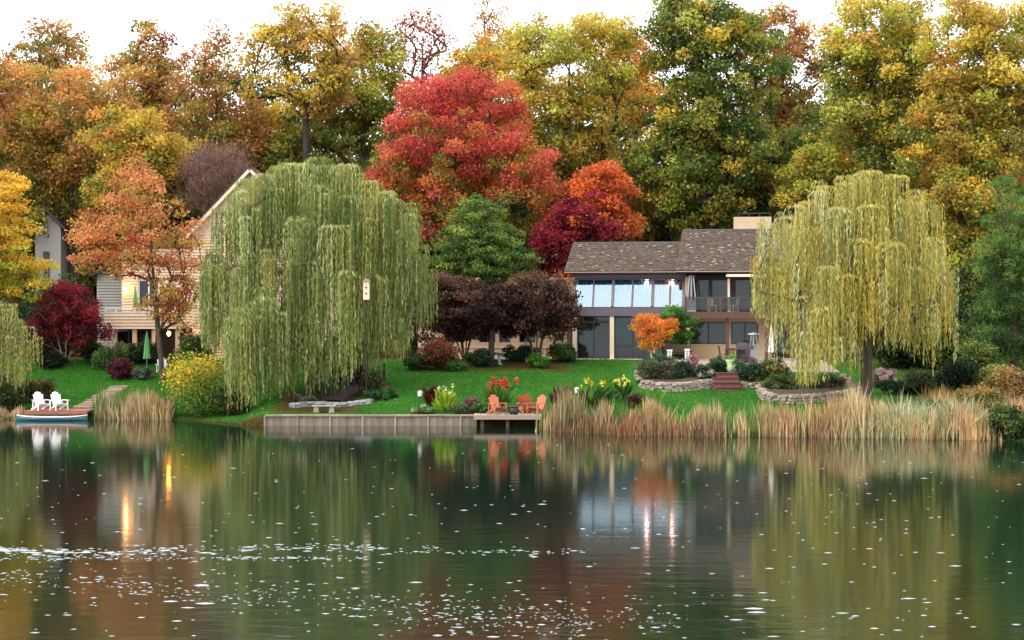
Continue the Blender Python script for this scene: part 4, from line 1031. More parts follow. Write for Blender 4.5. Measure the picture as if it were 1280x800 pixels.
# ------------------------------------------------------------------ waterside structures
def plank_deck(root, x0, x1, y0, y1, z, n, mat, th=0.06, along='y'):
    """n planks laid side by side"""
    w = (x1 - x0) / n
    me = MB().box(-w / 2 + 0.012, w / 2 - 0.012, 0, y1 - y0, -th, 0).mesh('plank', MAT[mat])
    rng = random.Random(3)
    for i in range(n):
        o = link(bpy.data.objects.new('plank', me), root)
        o.location = (x0 + w * (i + 0.5), y0 + rng.uniform(-0.03, 0.02), z + rng.uniform(-0.006, 0.006))
def retaining_wall():
    y = 95.5; x0, x1 = XW(331, y), XW(596, y)
    R = thing('retaining_wall', 'weathered lakeside retaining wall of upright panels with a timber cap', 'wall', (x0, y, 0))
    L = x1 - x0; n = 13; w = L / n
    me = MB().box(0.006, w - 0.006, 0.0, 0.12, -0.6, 0.47).mesh('panel', MAT['concrete_panel'])
    me2 = MB().box(-0.05, 0.05, -0.06, 0.1, -0.6, 0.50).mesh('post', MAT['weathered'])
    me3 = MB().box(0.01, w - 0.01, -0.1, 0.32, 0.503, 0.58).mesh('cap_board', MAT['weathered'])
    rng = random.Random(6)
    for i in range(n):
        o = link(bpy.data.objects.new('panel', me), R); o.location = (w * i, rng.uniform(-0.015, 0.02), rng.uniform(-0.01, 0.01))
        o = link(bpy.data.objects.new('cap_board', me3), R); o.location = (w * i, rng.uniform(-0.02, 0.02), rng.uniform(-0.006, 0.01))
    for i in range(n + 1):
        if i % 2 == 0: o = link(bpy.data.objects.new('post', me2), R); o.location = (w * i, 0, rng.uniform(0, 0.002))
    MB().box(0, L, 0.12, 0.3, -0.6, 0.46).build('backing', MAT['weathered_dark'], R)
retaining_wall()
DKY = 94.3; DKZ = 0.62
def main_dock():
    x0, x1 = XW(592, DKY), XW(677, DKY)
    D = thing('jetty', 'weathered timber jetty carrying the orange garden chairs', 'jetty', (x0, DKY, 0))
    L = x1 - x0
    plank_deck(D, 0, L, 0.02, 3.1, DKZ, 20, 'weathered')
    MB().box(0, L, -0.06, 0.02, DKZ - 0.22, DKZ - 0.005).build('fascia_board', MAT['weathered'], D)
    MB().box(L, L + 0.06, 0, 3.0, DKZ - 0.22, DKZ - 0.01).build('side_board', MAT['weathered_dark'], D)
    for x in (0.45, L * 0.5, L - 0.25):
        for y in (0.25, 2.4): MB().tube([(x, y, -1.0), (x, y, DKZ - 0.07)], 0.1, 8).build('pile', MAT['weathered_dark'], D)
    return D
main_dock()
def left_dock():
    y = 101.3; x0, x1 = XW(30, y), XW(109, y); z = 0.5
    D = thing('jetty', 'small brown jetty carrying the white garden chairs', 'jetty', (x0, y, 0))
    L = x1 - x0
    plank_deck(D, 0, L, 0.0, 2.4, z, 17, 'red_brick_wood')
    MB().box(0, L, -0.05, 0.0, z - 0.2, z - 0.004).build('fascia_board', MAT['red_brick_wood'], D)
    for x in (0.2, L * 0.5, L - 0.2):
        for yy in (0.2, 2.0): MB().tube([(x, yy, -0.9), (x, yy, z - 0.06)], 0.09, 8).build('pile', MAT['weathered_dark'], D)
    MB().box(0.0, 0.6, 1.7, 2.2, z + 0.003, z + 0.45).build('bench_box', MAT['weathered'], D)
left_dock()
def canoe():
    y = 100.6; L = 90 * y / F; xc = XW(65, y)
    C = thing('canoe', 'teal canoe lying on the water against the small brown jetty', 'canoe', (xc, y, 0.0), 0.01)
    n = 28; m = 9; vs = []; fs = []
    for i in range(n + 1):
        t = -1 + 2 * i / n
        hw = 0.42 * max(0.015, (1 - abs(t) ** 2.4)); sheer = 0.19 + 0.10 * abs(t) ** 3; keel = -0.12 + 0.12 * abs(t) ** 6
        for j in range(m):
            a = math.pi * j / (m - 1)
            vs.append((t * L / 2 * (1 - 0.02 * (1 - math.sin(a))), -hw * math.cos(a) * (0.75 + 0.25 * abs(math.cos(a))), sheer - (sheer - keel) * math.sin(a) ** 0.7))
    for i in range(n):
        for j in range(m - 1): fs.append((i * m + j, i * m + j + 1, (i + 1) * m + j + 1, (i + 1) * m + j))
    o = MB().add(vs, fs).build('hull', MAT['teal_hull'], C, True)
    sm = o.modifiers.new('thick', 'SOLIDIFY'); sm.thickness = 0.025
    for j in (0, m - 1): MB().tube([tuple(np.array(vs[i * m + j]) + np.array((0, 0, 0.012))) for i in range(n + 1)], 0.022, 6).build('gunwale', MAT['white_trim'], C)
    for t in (-0.45, 0.1, 0.5): MB().box(t * L / 2 - 0.12, t * L / 2 + 0.12, -0.36, 0.36, 0.12, 0.145).build('seat', MAT['weathered'], C)
canoe()

def adirondack(name, label, loc, rz, mat, group=None, scale=1.0):
    C = thing(name, label, 'chair', loc, rz, group, scale)          # faces -Y
    s = MB()
    for i in range(6):
        y = -0.42 + i * 0.105; z = 0.36 - i * 0.03
        s.beam((-0.27, y, z), (0.27, y, z), 0.09, 0.022, side=(0, 1, -0.28))
    s.build('seat', MAT[mat], C)
    b = MB()
    for i in range(5):
        u = (i - 2) * 0.108; top = 1.0 - 0.035 * (i - 2) ** 2
        b.beam((u * 0.86, 0.12, 0.2), (u * 1.1, 0.12 + (top - 0.2) * 0.42, top), 0.095, 0.022)
    b.beam((-0.3, 0.27, 0.52), (0.3, 0.27, 0.52), 0.07, 0.03, side=(0, 0.3, 1)); b.beam((-0.27, 0.38, 0.8), (0.27, 0.38, 0.8), 0.06, 0.03, side=(0, 0.3, 1))
    b.build('backrest', MAT[mat], C)
    for sx in (-1, 1):
        MB().prism([(sx * 0.29, -0.5), (sx * 0.44, -0.5), (sx * 0.42, 0.3), (sx * 0.33, 0.3)][::sx], 'z', 0.545, 0.57).build('arm', MAT[mat], C)
        MB().beam((sx * 0.34, -0.42, 0.0), (sx * 0.34, -0.42, 0.545), 0.03, 0.1).build('leg', MAT[mat], C)
        MB().beam((sx * 0.3, -0.46, 0.33), (sx * 0.3, 0.52, 0.03), 0.028, 0.11).build('leg', MAT[mat], C)
        MB().beam((sx * 0.34, 0.26, 0.14), (sx * 0.34, 0.26, 0.545), 0.03, 0.06).build('arm_post', MAT[mat], C)
    return C
y = 101.9
adirondack('garden_chair', 'white slatted garden chair nearer the wooden box on the small jetty', (XW(51, y), y, 0.5), math.radians(38), 'white_paint', 'white chairs on the small jetty', 1.02)
adirondack('garden_chair', 'white slatted garden chair at the open end of the small jetty', (XW(73, y), y, 0.5), math.radians(38), 'white_paint', 'white chairs on the small jetty', 1.02)
x, y, z = G(204, 467)
adirondack('garden_chair', 'white slatted garden chair on the garden terrace beside the closed green parasol', (x, y, z), math.radians(25), 'white_paint', None, 1.0)
y = DKY + 1.2
adirondack('garden_chair', 'orange wooden garden chair in front of the red cannas', (XW(621, y), y, DKZ), math.radians(28), 'orange_wood', 'orange chairs on the jetty')
adirondack('garden_chair', 'orange wooden garden chair turned away, between the black fire pit and its mate', (XW(657, y + 0.9), y + 0.9, DKZ), math.radians(200), 'orange_wood', 'orange chairs on the jetty', 0.92)
adirondack('garden_chair', 'orange wooden garden chair at the reed end of the jetty', (XW(672, y), y, DKZ), math.radians(-38), 'orange_wood', 'orange chairs on the jetty')
def fire_pit():
    y = DKY + 0.8; C = thing('fire_pit', 'small black drum shaped fire pit standing on the jetty', 'fire pit', (XW(642, y), y, DKZ))
    MB().lathe([(0.17, 0.0), (0.2, 0.02), (0.24, 0.1), (0.25, 0.38)], (0, 0, 0), 14).build('drum', MAT['black_metal'], C, True)
    MB().lathe([(0.28, 0.38), (0.28, 0.41), (0.2, 0.42)], (0, 0, 0), 14).build('rim', MAT['black_metal'], C)
fire_pit()

# stone steps of the left garden
def stone_steps():
    p0 = np.array(G(104, 509)[:2]); p1 = np.array(G(150, 484)[:2])
    S = thing('stone_steps', 'rough stone slab steps climbing the lawn from the small jetty', 'steps', (p0[0], p0[1], 0))
    rng = random.Random(5)
    for i in range(10):
        p = p0 + (p1 - p0) * i / 9; z = gz(p[0], p[1])
        o = MB().prism([(-0.55 + rng.uniform(-.1, .1), -0.22), (0.5 + rng.uniform(-.1, .1), -0.25), (0.6, 0.2), (-0.5, 0.26)], 'z', -0.1, 0.07).build('slab', MAT['paving'], S, bevel=0.02)
        o.location = (p[0] - p0[0], p[1] - p0[1], z + 0.01); o.rotation_euler = (rng.uniform(-.03, .03), rng.uniform(-.03, .03), rng.uniform(-0.2, 0.2))
stone_steps()

# dry stone walls: every stone a piece of its own, sharing a few meshes
stone_me = {}
def stone_meshes(mat):
    if mat in stone_me: return stone_me[mat]
    rng = np.random.default_rng(3); out = []
    for k in range(6):
        mb = MB()
        b = 0.14
        prof = []
        vs = []
        for z, s in ((0, 0.9), (0.18, 1.0), (0.82, 1.0), (1, 0.88)):
            for (x, y) in ((-0.5 + b * .5, -0.5), (0.5 - b * .5, -0.5), (0.5, -0.5 + b), (0.5, 0.5), (-0.5, 0.5), (-0.5, -0.5 + b)):
                vs.append((x * s + rng.normal(0, 0.025), y * (0.6 + 0.4 * s) + rng.normal(0, 0.035), z + rng.normal(0, 0.03)))
        fs = [(5, 4, 3, 2, 1, 0), (18, 19, 20, 21, 22, 23)]
        for i in range(3):
            for j in range(6): fs.append((i * 6 + j, i * 6 + (j + 1) % 6, i * 6 + 6 + (j + 1) % 6, i * 6 + 6 + j))
        out.append(mb.add(vs, fs).mesh('stone', MAT[mat]))
    stone_me[mat] = out
    return out
def stone_wall(label, pts, courses, ch, mat, sw=0.5, soil=None, name='stone_wall'):
    """pts: ground points (x, y) along the wall's foot"""
    P = np.array(pts, float); seg = np.linalg.norm(np.diff(P, axis=0), axis=1); cum = np.concatenate([[0], seg.cumsum()])
    zb = min(gz(p[0], p[1]) for p in P)
    R = thing(name, label, 'stone wall', (P[0][0], P[0][1], zb))
    rng = random.Random(int(P[0][0] * 10)); ms = stone_meshes(mat)
    for c in range(courses):
        s = -rng.random() * sw * 0.5
        while s < cum[-1]:
            w = sw * rng.uniform(0.6, 1.4)
            m = min(max(s + w / 2, 0), cum[-1])
            x = np.interp(m, cum, P[:, 0]); y = np.interp(m, cum, P[:, 1])
            k = min(np.searchsorted(cum, m, 'right') - 1, len(seg) - 1); d = P[k + 1] - P[k]
            o = link(bpy.data.objects.new('stone', ms[rng.randrange(6)]), R)
            gl = gz(x, y)
            o.location = (x - P[0][0], y - P[0][1] + rng.uniform(-0.03, 0.03), gl - zb + c * ch - 0.08); o.rotation_euler = (0, 0, math.atan2(d[1], d[0]) + rng.uniform(-0.05, 0.05))
            o.scale = (w - 0.02, 0.36 * rng.uniform(0.85, 1.15), ch * rng.uniform(0.85, 1.02))
            s += w
    if soil:
        n = len(P); depth = soil; top = courses * ch - 0.14
        vs = []; fs = []
        for x, y in P:
            g = gz(x, y)
            vs += [(x - P[0][0], y - P[0][1] + 0.1, g - zb - 0.3), (x - P[0][0], y - P[0][1] + 0.1, g - zb + top), (x - P[0][0], y - P[0][1] + depth, max(g - zb + top + 0.25, gz(x, y + depth) - zb + 0.02)), (x - P[0][0], y - P[0][1] + depth, g - zb - 0.3)]
        for i in range(n - 1):
            for j in range(4): fs.append((i * 4 + j, i * 4 + (j + 1) % 4, i * 4 + 4 + (j + 1) % 4, i * 4 + 4 + j))
        fs += [(0, 1, 2, 3)[::-1], tuple(4 * (n - 1) + j for j in range(4))]
        MB().add(vs, fs).build('soil', MAT['soil'], R)
    return R
def gp(*px): return [G(a, b)[:2] for a, b in px]
BED1 = gp((797, 474), (801, 482), (812, 487), (830, 489), (850, 489), (870, 487), (891, 484))
stone_wall('low curved stone wall edging the shrub bed left of the brick steps', BED1, 3, 0.19, 'stone', 0.42, 1.6)
stone_wall('short low stone wall edging the bed right of the brick steps', gp((928, 483), (940, 484), (957, 482)), 2, 0.18, 'stone', 0.4, 1.4)
stone_wall('long curved stone wall edging the bed under the yellow willow', gp((949, 491), (955, 499), (968, 503), (990, 504), (1012, 503), (1035, 501), (1058, 498), (1078, 494)), 3, 0.18, 'stone', 0.42, 1.8)
stone_wall('low grey stacked stones beside the footbridge under the green willow', gp((366, 509), (384, 507), (405, 507), (425, 508), (445, 506), (462, 504)), 2, 0.16, 'slate_stone', 0.4)
def brick_steps():
    x0, y0, z0 = G(893, 489); x1 = G(927, 488)[0]
    S = thing('brick_steps', 'flight of brick steps rising between the stone walls to the terrace', 'steps', (x0, y0, z0))
    W_ = x1 - x0; n = 4; top = 2.5 - z0; h = top / n; run = (105.6 - y0) / n
    for i in range(n):
        st = MB().box(0, W_, run * i + 0.02, 105.7 - y0, h * i - (0.25 if i == 0 else 0), h * (i + 1) - 0.055).build('riser', MAT['brick'], S)
        k = 7
        me = MB().box(0.008, W_ / k - 0.008, run * i - 0.03, run * (i + 1) + 0.02, h * (i + 1) - 0.053, h * (i + 1)).mesh('brick', MAT['brick'])
        for j in range(k): o = link(bpy.data.objects.new('brick', me), st); o.location = (W_ / k * j, 0, 0)
brick_steps()
# paved terrace before the house
def terrace():
    T = MB(); 
    o = thing('paved_terrace', 'flat paved terrace of square slabs before the house', 'terrace', (8.0, 106.6, 0)); 
    me = MB().box(0.012, 0.988, 0.012, 0.988, -0.08, 0.035).mesh('slab', MAT['paving'])
    for i in range(11):
        for j in range(9):
            x, y = 8.0 + i, 106.6 + j
            s = link(bpy.data.objects.new('slab', me), o); s.location = (i, j, gz(x + .5, y + .5)); 
            s.rotation_euler = (math.atan2(gz(x + .5, y + 1) - gz(x + .5, y), 1), 0, 0)
terrace()

# stone bench by the water
def stone_bench():
    x, y, z = G(405, 516); B = thing('stone_bench', 'low stone slab bench on the grass behind the retaining wall', 'bench', (x, y, z), 0.03)
    MB().box(-0.65, 0.65, -0.2, 0.2, 0.33, 0.41).build('seat', MAT['slate_stone'], B, bevel=0.015)
    for s in (-0.42, 0.42): MB().prism([(s - 0.16, -0.02), (s + 0.16, -0.02), (s + 0.1, 0.33), (s - 0.1, 0.33)], 'y', -0.16, 0.16).build('leg', MAT['stone'], B)
stone_bench()
def footbridge():
    a = np.array(G(415, 502)); b = np.array(G(462, 480))
    a[2] += 0.1; b[2] = max(b[2] + 0.1, a[2] + 0.25)
    R = thing('footbridge', 'dark timber footbridge with slim railings beneath the green willow', 'footbridge', tuple(a))
    d = b - a; L = np.linalg.norm(d); sd = np.array((d[1], -d[0], 0)) / np.linalg.norm(d[:2])
    n = 16; w = 1.3
    for i in range(n):
        p = d * (i + 0.5) / n
        MB().beam(p - sd * w / 2, p + sd * w / 2, L / n - 0.02, 0.05, side=tuple(d / L)).build('plank', MAT['bridge_wood'], R)
    for s in (-1, 1):
        MB().beam(sd * s * w * 0.46 - (0, 0, .1), d + sd * s * w * 0.46 - (0, 0, .1), 0.1, 0.16, side=tuple(sd)).build('stringer', MAT['bridge_wood'], R)
        for zz in (0.95, 0.55): MB().beam(d * 0.02 + sd * s * w * 0.48 + (0, 0, zz), d * 1.15 + sd * s * w * 0.48 + (0, 0, zz), 0.05, 0.07, side=tuple(sd)).build('rail', MAT['bridge_wood'], R)
        for i in range(9): 
            p = d * (0.02 + 1.12 * i / 8) + sd * s * w * 0.48
            MB().beam(p - (0, 0, 0.05), p + (0, 0, 1.0), 0.055 if i % 4 else 0.1, 0.055 if i % 4 else 0.1, side=tuple(sd)).build('rail_post', MAT['bridge_wood'], R)
footbridge()
def lantern(label, px, py, h, mat='white_paint'):
    x, y, z = G(px, py); L = thing('garden_light', label, 'light', (x, y, z))
    MB().tube([(0, 0, -0.1), (0, 0, h * 0.55)], 0.025, 6).build('stake', MAT['black_metal'], L)
    MB().lathe([(0.09, h * 0.55), (0.11, h * 0.6), (0.13, h * 0.9), (0.06, h * 0.97), (0.02, h)], (0, 0, 0), 8).build('head', MAT[mat], L)
lantern('small white lantern light on a stake in the lawn', 525, 505, 0.72)
lantern('round white garden light beside the dark red plants', 721, 500, 0.7)
def bollard(label, px, py, h=0.95):
    x, y, z = G(px, py); L = thing('bollard_light', label, 'light', (x, y, z), 0, 'white bollard lights on the terrace')
    for sx, sy in ((-1, -1), (1, -1), (1, 1), (-1, 1)): MB().box(sx * 0.1 - 0.025, sx * 0.1 + 0.025, sy * 0.1 - 0.025, sy * 0.1 + 0.025, 0.0, h - 0.08).build('corner_post', MAT['white_paint'], L)
    MB().box(-0.085, 0.085, -0.085, 0.085, 0.0, h - 0.08).build('core', MAT['steel'], L); MB().box(-0.16, 0.16, -0.16, 0.16, h - 0.08, h).build('cap', MAT['white_paint'], L)
bollard('white bollard light on the terrace behind the shrub bed by the orange maple', 837, 456, 0.9)
bollard('white bollard light on the terrace by the purple flower pot', 859, 456, 0.95)
def birdbath():
    x, y, z = G(624, 456); B = thing('birdbath', 'blue grey pedestal birdbath among the foundation shrubs', 'birdbath', (x, y, z))
    MB().lathe([(0.2, 0), (0.2, 0.06), (0.1, 0.12), (0.08, 0.5), (0.12, 0.62)], (0, 0, 0), 12).build('pedestal', MAT['bath_stone'], B, True)
    MB().lathe([(0.12, 0.6), (0.34, 0.7), (0.38, 0.78), (0.34, 0.78), (0.2, 0.71)], (0, 0, 0), 16).build('bowl', MAT['bath_stone'], B, True)
birdbath()
def birdhouse(label, px, py, Y, h, w, mat, pole=True):
    x = XW(px, Y); z = gz(x, Y); zt = ZW(py, Y) - z
    B = thing('birdhouse', label, 'birdhouse', (x, Y, z))
    b = MB(); b.box(-w, w, -w, w, zt - h, zt); b.build('box', MAT[mat], B)
    MB().prism([(-w * 1.4, zt + 0.005), (w * 1.4, zt + 0.005), (0, zt + w * 1.1)], 'y', -w * 1.3, w * 1.3).build('roof', MAT['weathered'], B)
    for zz in (0.35, 0.68): 
        o = MB().lathe([(0.05, 0), (0.05, 0.02)], (0, 0, 0), 10).build('entrance_hole', MAT['black_metal'], B); o.rotation_euler = (math.radians(90), 0, 0); o.location = (0, -w - 0.001, zt - h * (1 - zz))
    if pole: MB().tube([(0, 0, -0.2), (0, 0, zt - h)], 0.02, 6).build('pole', MAT['bridge_wood'], B)
birdhouse('tall cream birdhouse on a pole seen between the green willow shoots', 458, 352, 101.6, 1.0, 0.17, 'beige_trim')
def parasol(label, px, py_base, py_top, Y, r, mat, zb=None, group=None):
    x = XW(px, Y); z = gz(x, Y) if zb is None else zb
    P = thing('parasol', label, 'parasol', (x, Y, z)); h = ZW(py_top, Y) - z
    MB().lathe([(0.25, 0), (0.25, 0.06), (0.05, 0.1)], (0, 0, 0), 12).build('base', MAT['black_metal'], P)
    MB().tube([(0, 0, 0.06), (0, 0, h)], 0.025, 6).build('pole', MAT['weathered'], P)
    n = 16; vs = []; fs = []; rng = random.Random(px)
    zs = [(0.02, h - 0.02), (r * 0.4, h - (h * 0.16)), (r * 0.62, h * 0.62), (r * 0.8, h * 0.42), (r, h * 0.28)]
    for rr_, zz in zs:
        for k in range(n):
            q = rr_ * (1.0 if k % 2 else 0.62) * rng.uniform(0.92, 1.08); vs.append((q * math.cos(2 * math.pi * k / n), q * math.sin(2 * math.pi * k / n), zz + rng.uniform(-.02, .02)))
    for i in range(len(zs) - 1):
        for k in range(n): fs.append((i * n + k, i * n + (k + 1) % n, i * n + n + (k + 1) % n, i * n + n + k))
    fs.append(tuple(range(n)))
    MB().add(vs, fs).build('folded_canopy', MAT[mat], P)
parasol('closed pale green parasol on the deck of the clapboard house', 169, 385, 357, 117.6, 0.22, 'green_cloth', 3.0 + lz(408, -1.4))
parasol('closed pale green parasol on the garden terrace of the clapboard house', 183.5, 462, 414, G(183, 462)[1], 0.24, 'green_cloth')
parasol('closed white parasol standing beside the yellow willow', 964, 452, 405, 111.0, 0.2, 'white_cloth')
def patio_heater(label, px, Y, py_top, zb):
    x = XW(px, Y); P = thing('patio_heater', label, 'heater', (x, Y, zb)); h = ZW(py_top, Y) - zb
    MB().box(-0.28, 0.28, -0.28, 0.28, 0, 0.7).build('base', MAT['steel'], P)
    for sx, sy in ((-1, -1), (1, -1), (1, 1), (-1, 1)): MB().beam((sx * 0.26, sy * 0.26, 0.7), (sx * 0.13, sy * 0.13, h - 0.1), 0.04, 0.04).build('frame_bar', MAT['steel'], P)
    MB().tube([(0, 0, 0.7), (0, 0, h - 0.12)], 0.07, 10).build('glass_tube', MAT['steel'], P)
    MB().lathe([(0.36, h - 0.1), (0.3, h - 0.05), (0.02, h + 0.03)], (0, 0, 0), 4).build('hood', MAT['steel'], P)
patio_heater('white pyramid patio heater on the balcony', 864, 116.2, 344, 3.0 + hz(390, 6, 0.3))
patio_heater('pale pyramid patio heater on the terrace by the dining chairs', 942, 112.0, 416, gz(XW(942, 112), 112) + 0.03)
def dining_chair(label, px, Y, rz, zb, mat='brown_wood', group=None):
    C = thing('terrace_chair', label, 'chair', (XW(px, Y), Y, zb), rz, group)
    MB().box(-0.22, 0.22, -0.22, 0.22, 0.42, 0.46).build('seat', MAT[mat], C)
    b = MB()
    for u in (-0.15, -0.05, 0.05, 0.15): b.beam((u, 0.2, 0.46), (u, 0.27, 0.9), 0.06, 0.02)
    b.beam((-0.22, 0.275, 0.92), (0.22, 0.275, 0.92), 0.07, 0.03, side=(0, 0, 1)); b.build('backrest', MAT[mat], C)
    for sx in (-1, 1):
        for sy in (-1, 1): MB().box(sx * 0.19 - 0.02, sx * 0.19 + 0.02, sy * 0.19 - 0.02, sy * 0.19 + 0.02, 0, 0.42).build('leg', MAT[mat], C)
def tz(px, Y): return gz(XW(px, Y), Y) + 0.036
dining_chair('brown slatted chair on the terrace nearest the beige wall', 904, 111.5, 1.2, tz(904, 111.5))
dining_chair('brown slatted chair facing the house across the terrace table', 915, 110.4, 2.9, tz(915, 110.4))
dining_chair('brown slatted chair beside the terrace patio heater', 932, 110.8, -1.3, tz(932, 110.8))
dining_chair('pale chair behind the balcony glass', 890, 117.0, 0.3, 3.0 + hz(390, 6, 0.3) - 0.02, 'beige_trim')
dining_chair('pale chair by the roof post on the balcony', 918, 116.8, -1.2, 3.0 + hz(390, 6, 0.3) - 0.02, 'beige_trim')
def terrace_table():
    C = thing('terrace_table', 'dark square table among the brown terrace chairs', 'table', (XW(919, 111.6), 111.6, tz(919, 111.6)))
    MB().box(-0.6, 0.6, -0.5, 0.5, 0.7, 0.75).build('top', MAT['dark_frame'], C)
    for sx in (-1, 1):
        for sy in (-1, 1): MB().box(sx * 0.52 - 0.03, sx * 0.52 + 0.03, sy * 0.42 - 0.03, sy * 0.42 + 0.03, 0, 0.7).build('leg', MAT['dark_frame'], C)
terrace_table()
def grill():
    Y = 111.2; C = thing('grill', 'dark covered grill beside the terrace table', 'grill', (XW(931, Y + 1), Y + 1, tz(931, Y + 1)))
    MB().box(-0.5, 0.5, -0.3, 0.3, 0.08, 0.85).build('cabinet', MAT['spandrel'], C, bevel=0.03)
    MB().prism([(-0.3, 0.852), (0.3, 0.852), (0.25, 1.08), (-0.1, 1.12)], 'x', -0.48, 0.48).build('lid', MAT['black_metal'], C)
    for sx in (-0.4, 0.4): MB().lathe([(0.05, 0), (0.05, 0.08)], (sx, 0, 0), 8).build('foot', MAT['black_metal'], C)
grill()
def bench():
    Y = 112.6; C = thing('garden_bench', 'brown slatted bench behind the white bollard lights', 'bench', (XW(848, Y), Y, tz(848, Y)))
    s = MB(); 
    for i in range(4): s.box(-0.8, 0.8, -0.25 + i * 0.12, -0.15 + i * 0.12, 0.42, 0.45)
    s.build('seat', MAT['brown_wood'], C)
    b = MB()
    for i in range(4): b.box(-0.8, 0.8, 0.22 + i * 0.02, 0.25 + i * 0.02, 0.52 + i * 0.12, 0.61 + i * 0.12)
    b.build('backrest', MAT['brown_wood'], C)
    for sx in (-0.75, 0.75):
        for sy in (-0.2, 0.25): MB().box(sx - 0.03, sx + 0.03, sy - 0.03, sy + 0.03, 0, 0.42 if sy < 0 else 0.95).build('leg', MAT['brown_wood'], C)
bench()
def wall_unit():
    # small black bench heater against the low wing
    u = hu(701); x = HX + (u) * CA - 0.8 * SA; y = HY - u * SA - 0.8 * CA
    C = thing('cooling_unit', 'black cooling unit on a stand against the beige wing wall', 'cooling unit', (x, y, 3.0), -A)
    MB().box(-0.28, 0.28, -0.15, 0.15, 1.2, 1.62).build('casing', MAT['black_metal'], C, bevel=0.02)
    for sx in (-0.2, 0.2): MB().box(sx - 0.03, sx + 0.03, -0.1, 0.1, -0.02, 1.2).build('leg', MAT['steel'], C)
    g = MB()
    for i in range(6): g.box(-0.24, 0.24, -0.17, -0.151, 1.25 + i * 0.06, 1.28 + i * 0.06)
    g.build('grille', MAT['spandrel'], C)
wall_unit()
def pot(label, px, py, r, h, mat, flower, seed, fh=0.4, Y=None):
    if Y is None: x, y, z = G(px, py)
    else: x, y = XW(px, Y), Y; z = gz(x, y) + 0.03
    P = thing('flower_pot', label, 'flower pot', (x, y, z))
    MB().lathe([(r * 0.6, 0), (r * 0.95, h * 0.35), (r * 0.8, h * 0.5), (r, h * 0.85), (r * 1.1, h), (r * 0.9, h), (r * 0.85, h * 0.9)], (0, 0, 0), 14).build('pot', MAT[mat], P, True)
    rng = np.random.default_rng(seed); n = 260
    d = rng.normal(size=(n, 3)); d /= np.linalg.norm(d, axis=1, keepdims=True); pos = d * rng.random((n, 1)) ** 0.4 * np.array([r * 1.5, r * 1.5, fh * 0.6]) + np.array([0, 0, h + fh * 0.45])
    V = leaf_quads(rng, pos, d, 0.12, 0.6); c = np.where(rng.random((n, 1)) < 0.55, np.array([lin(flower, 0.8)]), np.array([lin((62, 106, 40), 0.7)]))
    np_obj('flowers', V, 4, MAT['petal'], P, np.repeat(c, 4, 0))
pot('pale green glazed urn planted with foliage at the top of the brick steps', 913, 466, 0.27, 0.75, 'glazed_pot', (150, 190, 90), 3, 0.25, Y=106.0)
pot('dark pot of purple flowers on the terrace near the glazed urn', 939, 452, 0.24, 0.4, 'purple_pot', (176, 50, 140), 4, 0.45, Y=107.0)
pot('dark red pot of pink flowers beside the bollard light', 867, 455, 0.26, 0.45, 'purple_pot', (214, 130, 150), 5, 0.5, Y=107.6)
def tree_tag():
    x, y, z = G(1084, 508); o = thing('tree_plaque', 'small white plaque fixed low on the yellow willow trunk', 'plaque', (x, y - 0.3, z + 0.75))
    MB().box(-0.09, 0.09, -0.015, 0.0, -0.1, 0.1).build('plate', MAT['white_paint'], o); MB().tube([(0.0, -0.005, 0.06), (0, 0.3, 0.06)], 0.012, 6).build('nail', MAT['steel'], o)
tree_tag()

def dining_set():
    # table and chairs seen through the ground floor window
    def wp(px, v): u = hu(px, v); return (HX + u * CA + v * SA, HY - u * SA + v * CA, HZ + 0.03)
    T = thing('dining_table', 'pale dining table just inside the ground floor window', 'table', wp(788, 1.5), -A)
    MB().box(-0.9, 0.9, -0.45, 0.45, 0.7, 0.75).build('top', MAT['white_paint'], T)
    for sx in (-1, 1):
        for sy in (-1, 1): MB().box(sx * 0.8 - 0.04, sx * 0.8 + 0.04, sy * 0.38 - 0.04, sy * 0.38 + 0.04, 0, 0.7).build('leg', MAT['brown_wood'], T)
    for i, (px, lab) in enumerate(((774, 'brown chair at the left end of the indoor dining table'), (788, 'brown chair at the middle of the indoor dining table'), (802, 'brown chair at the right end of the indoor dining table'))):
        x, y, z = wp(px, 0.8)
        dining_chair(lab, 640 + x / y * F, y, math.pi - A, z)
dining_set()
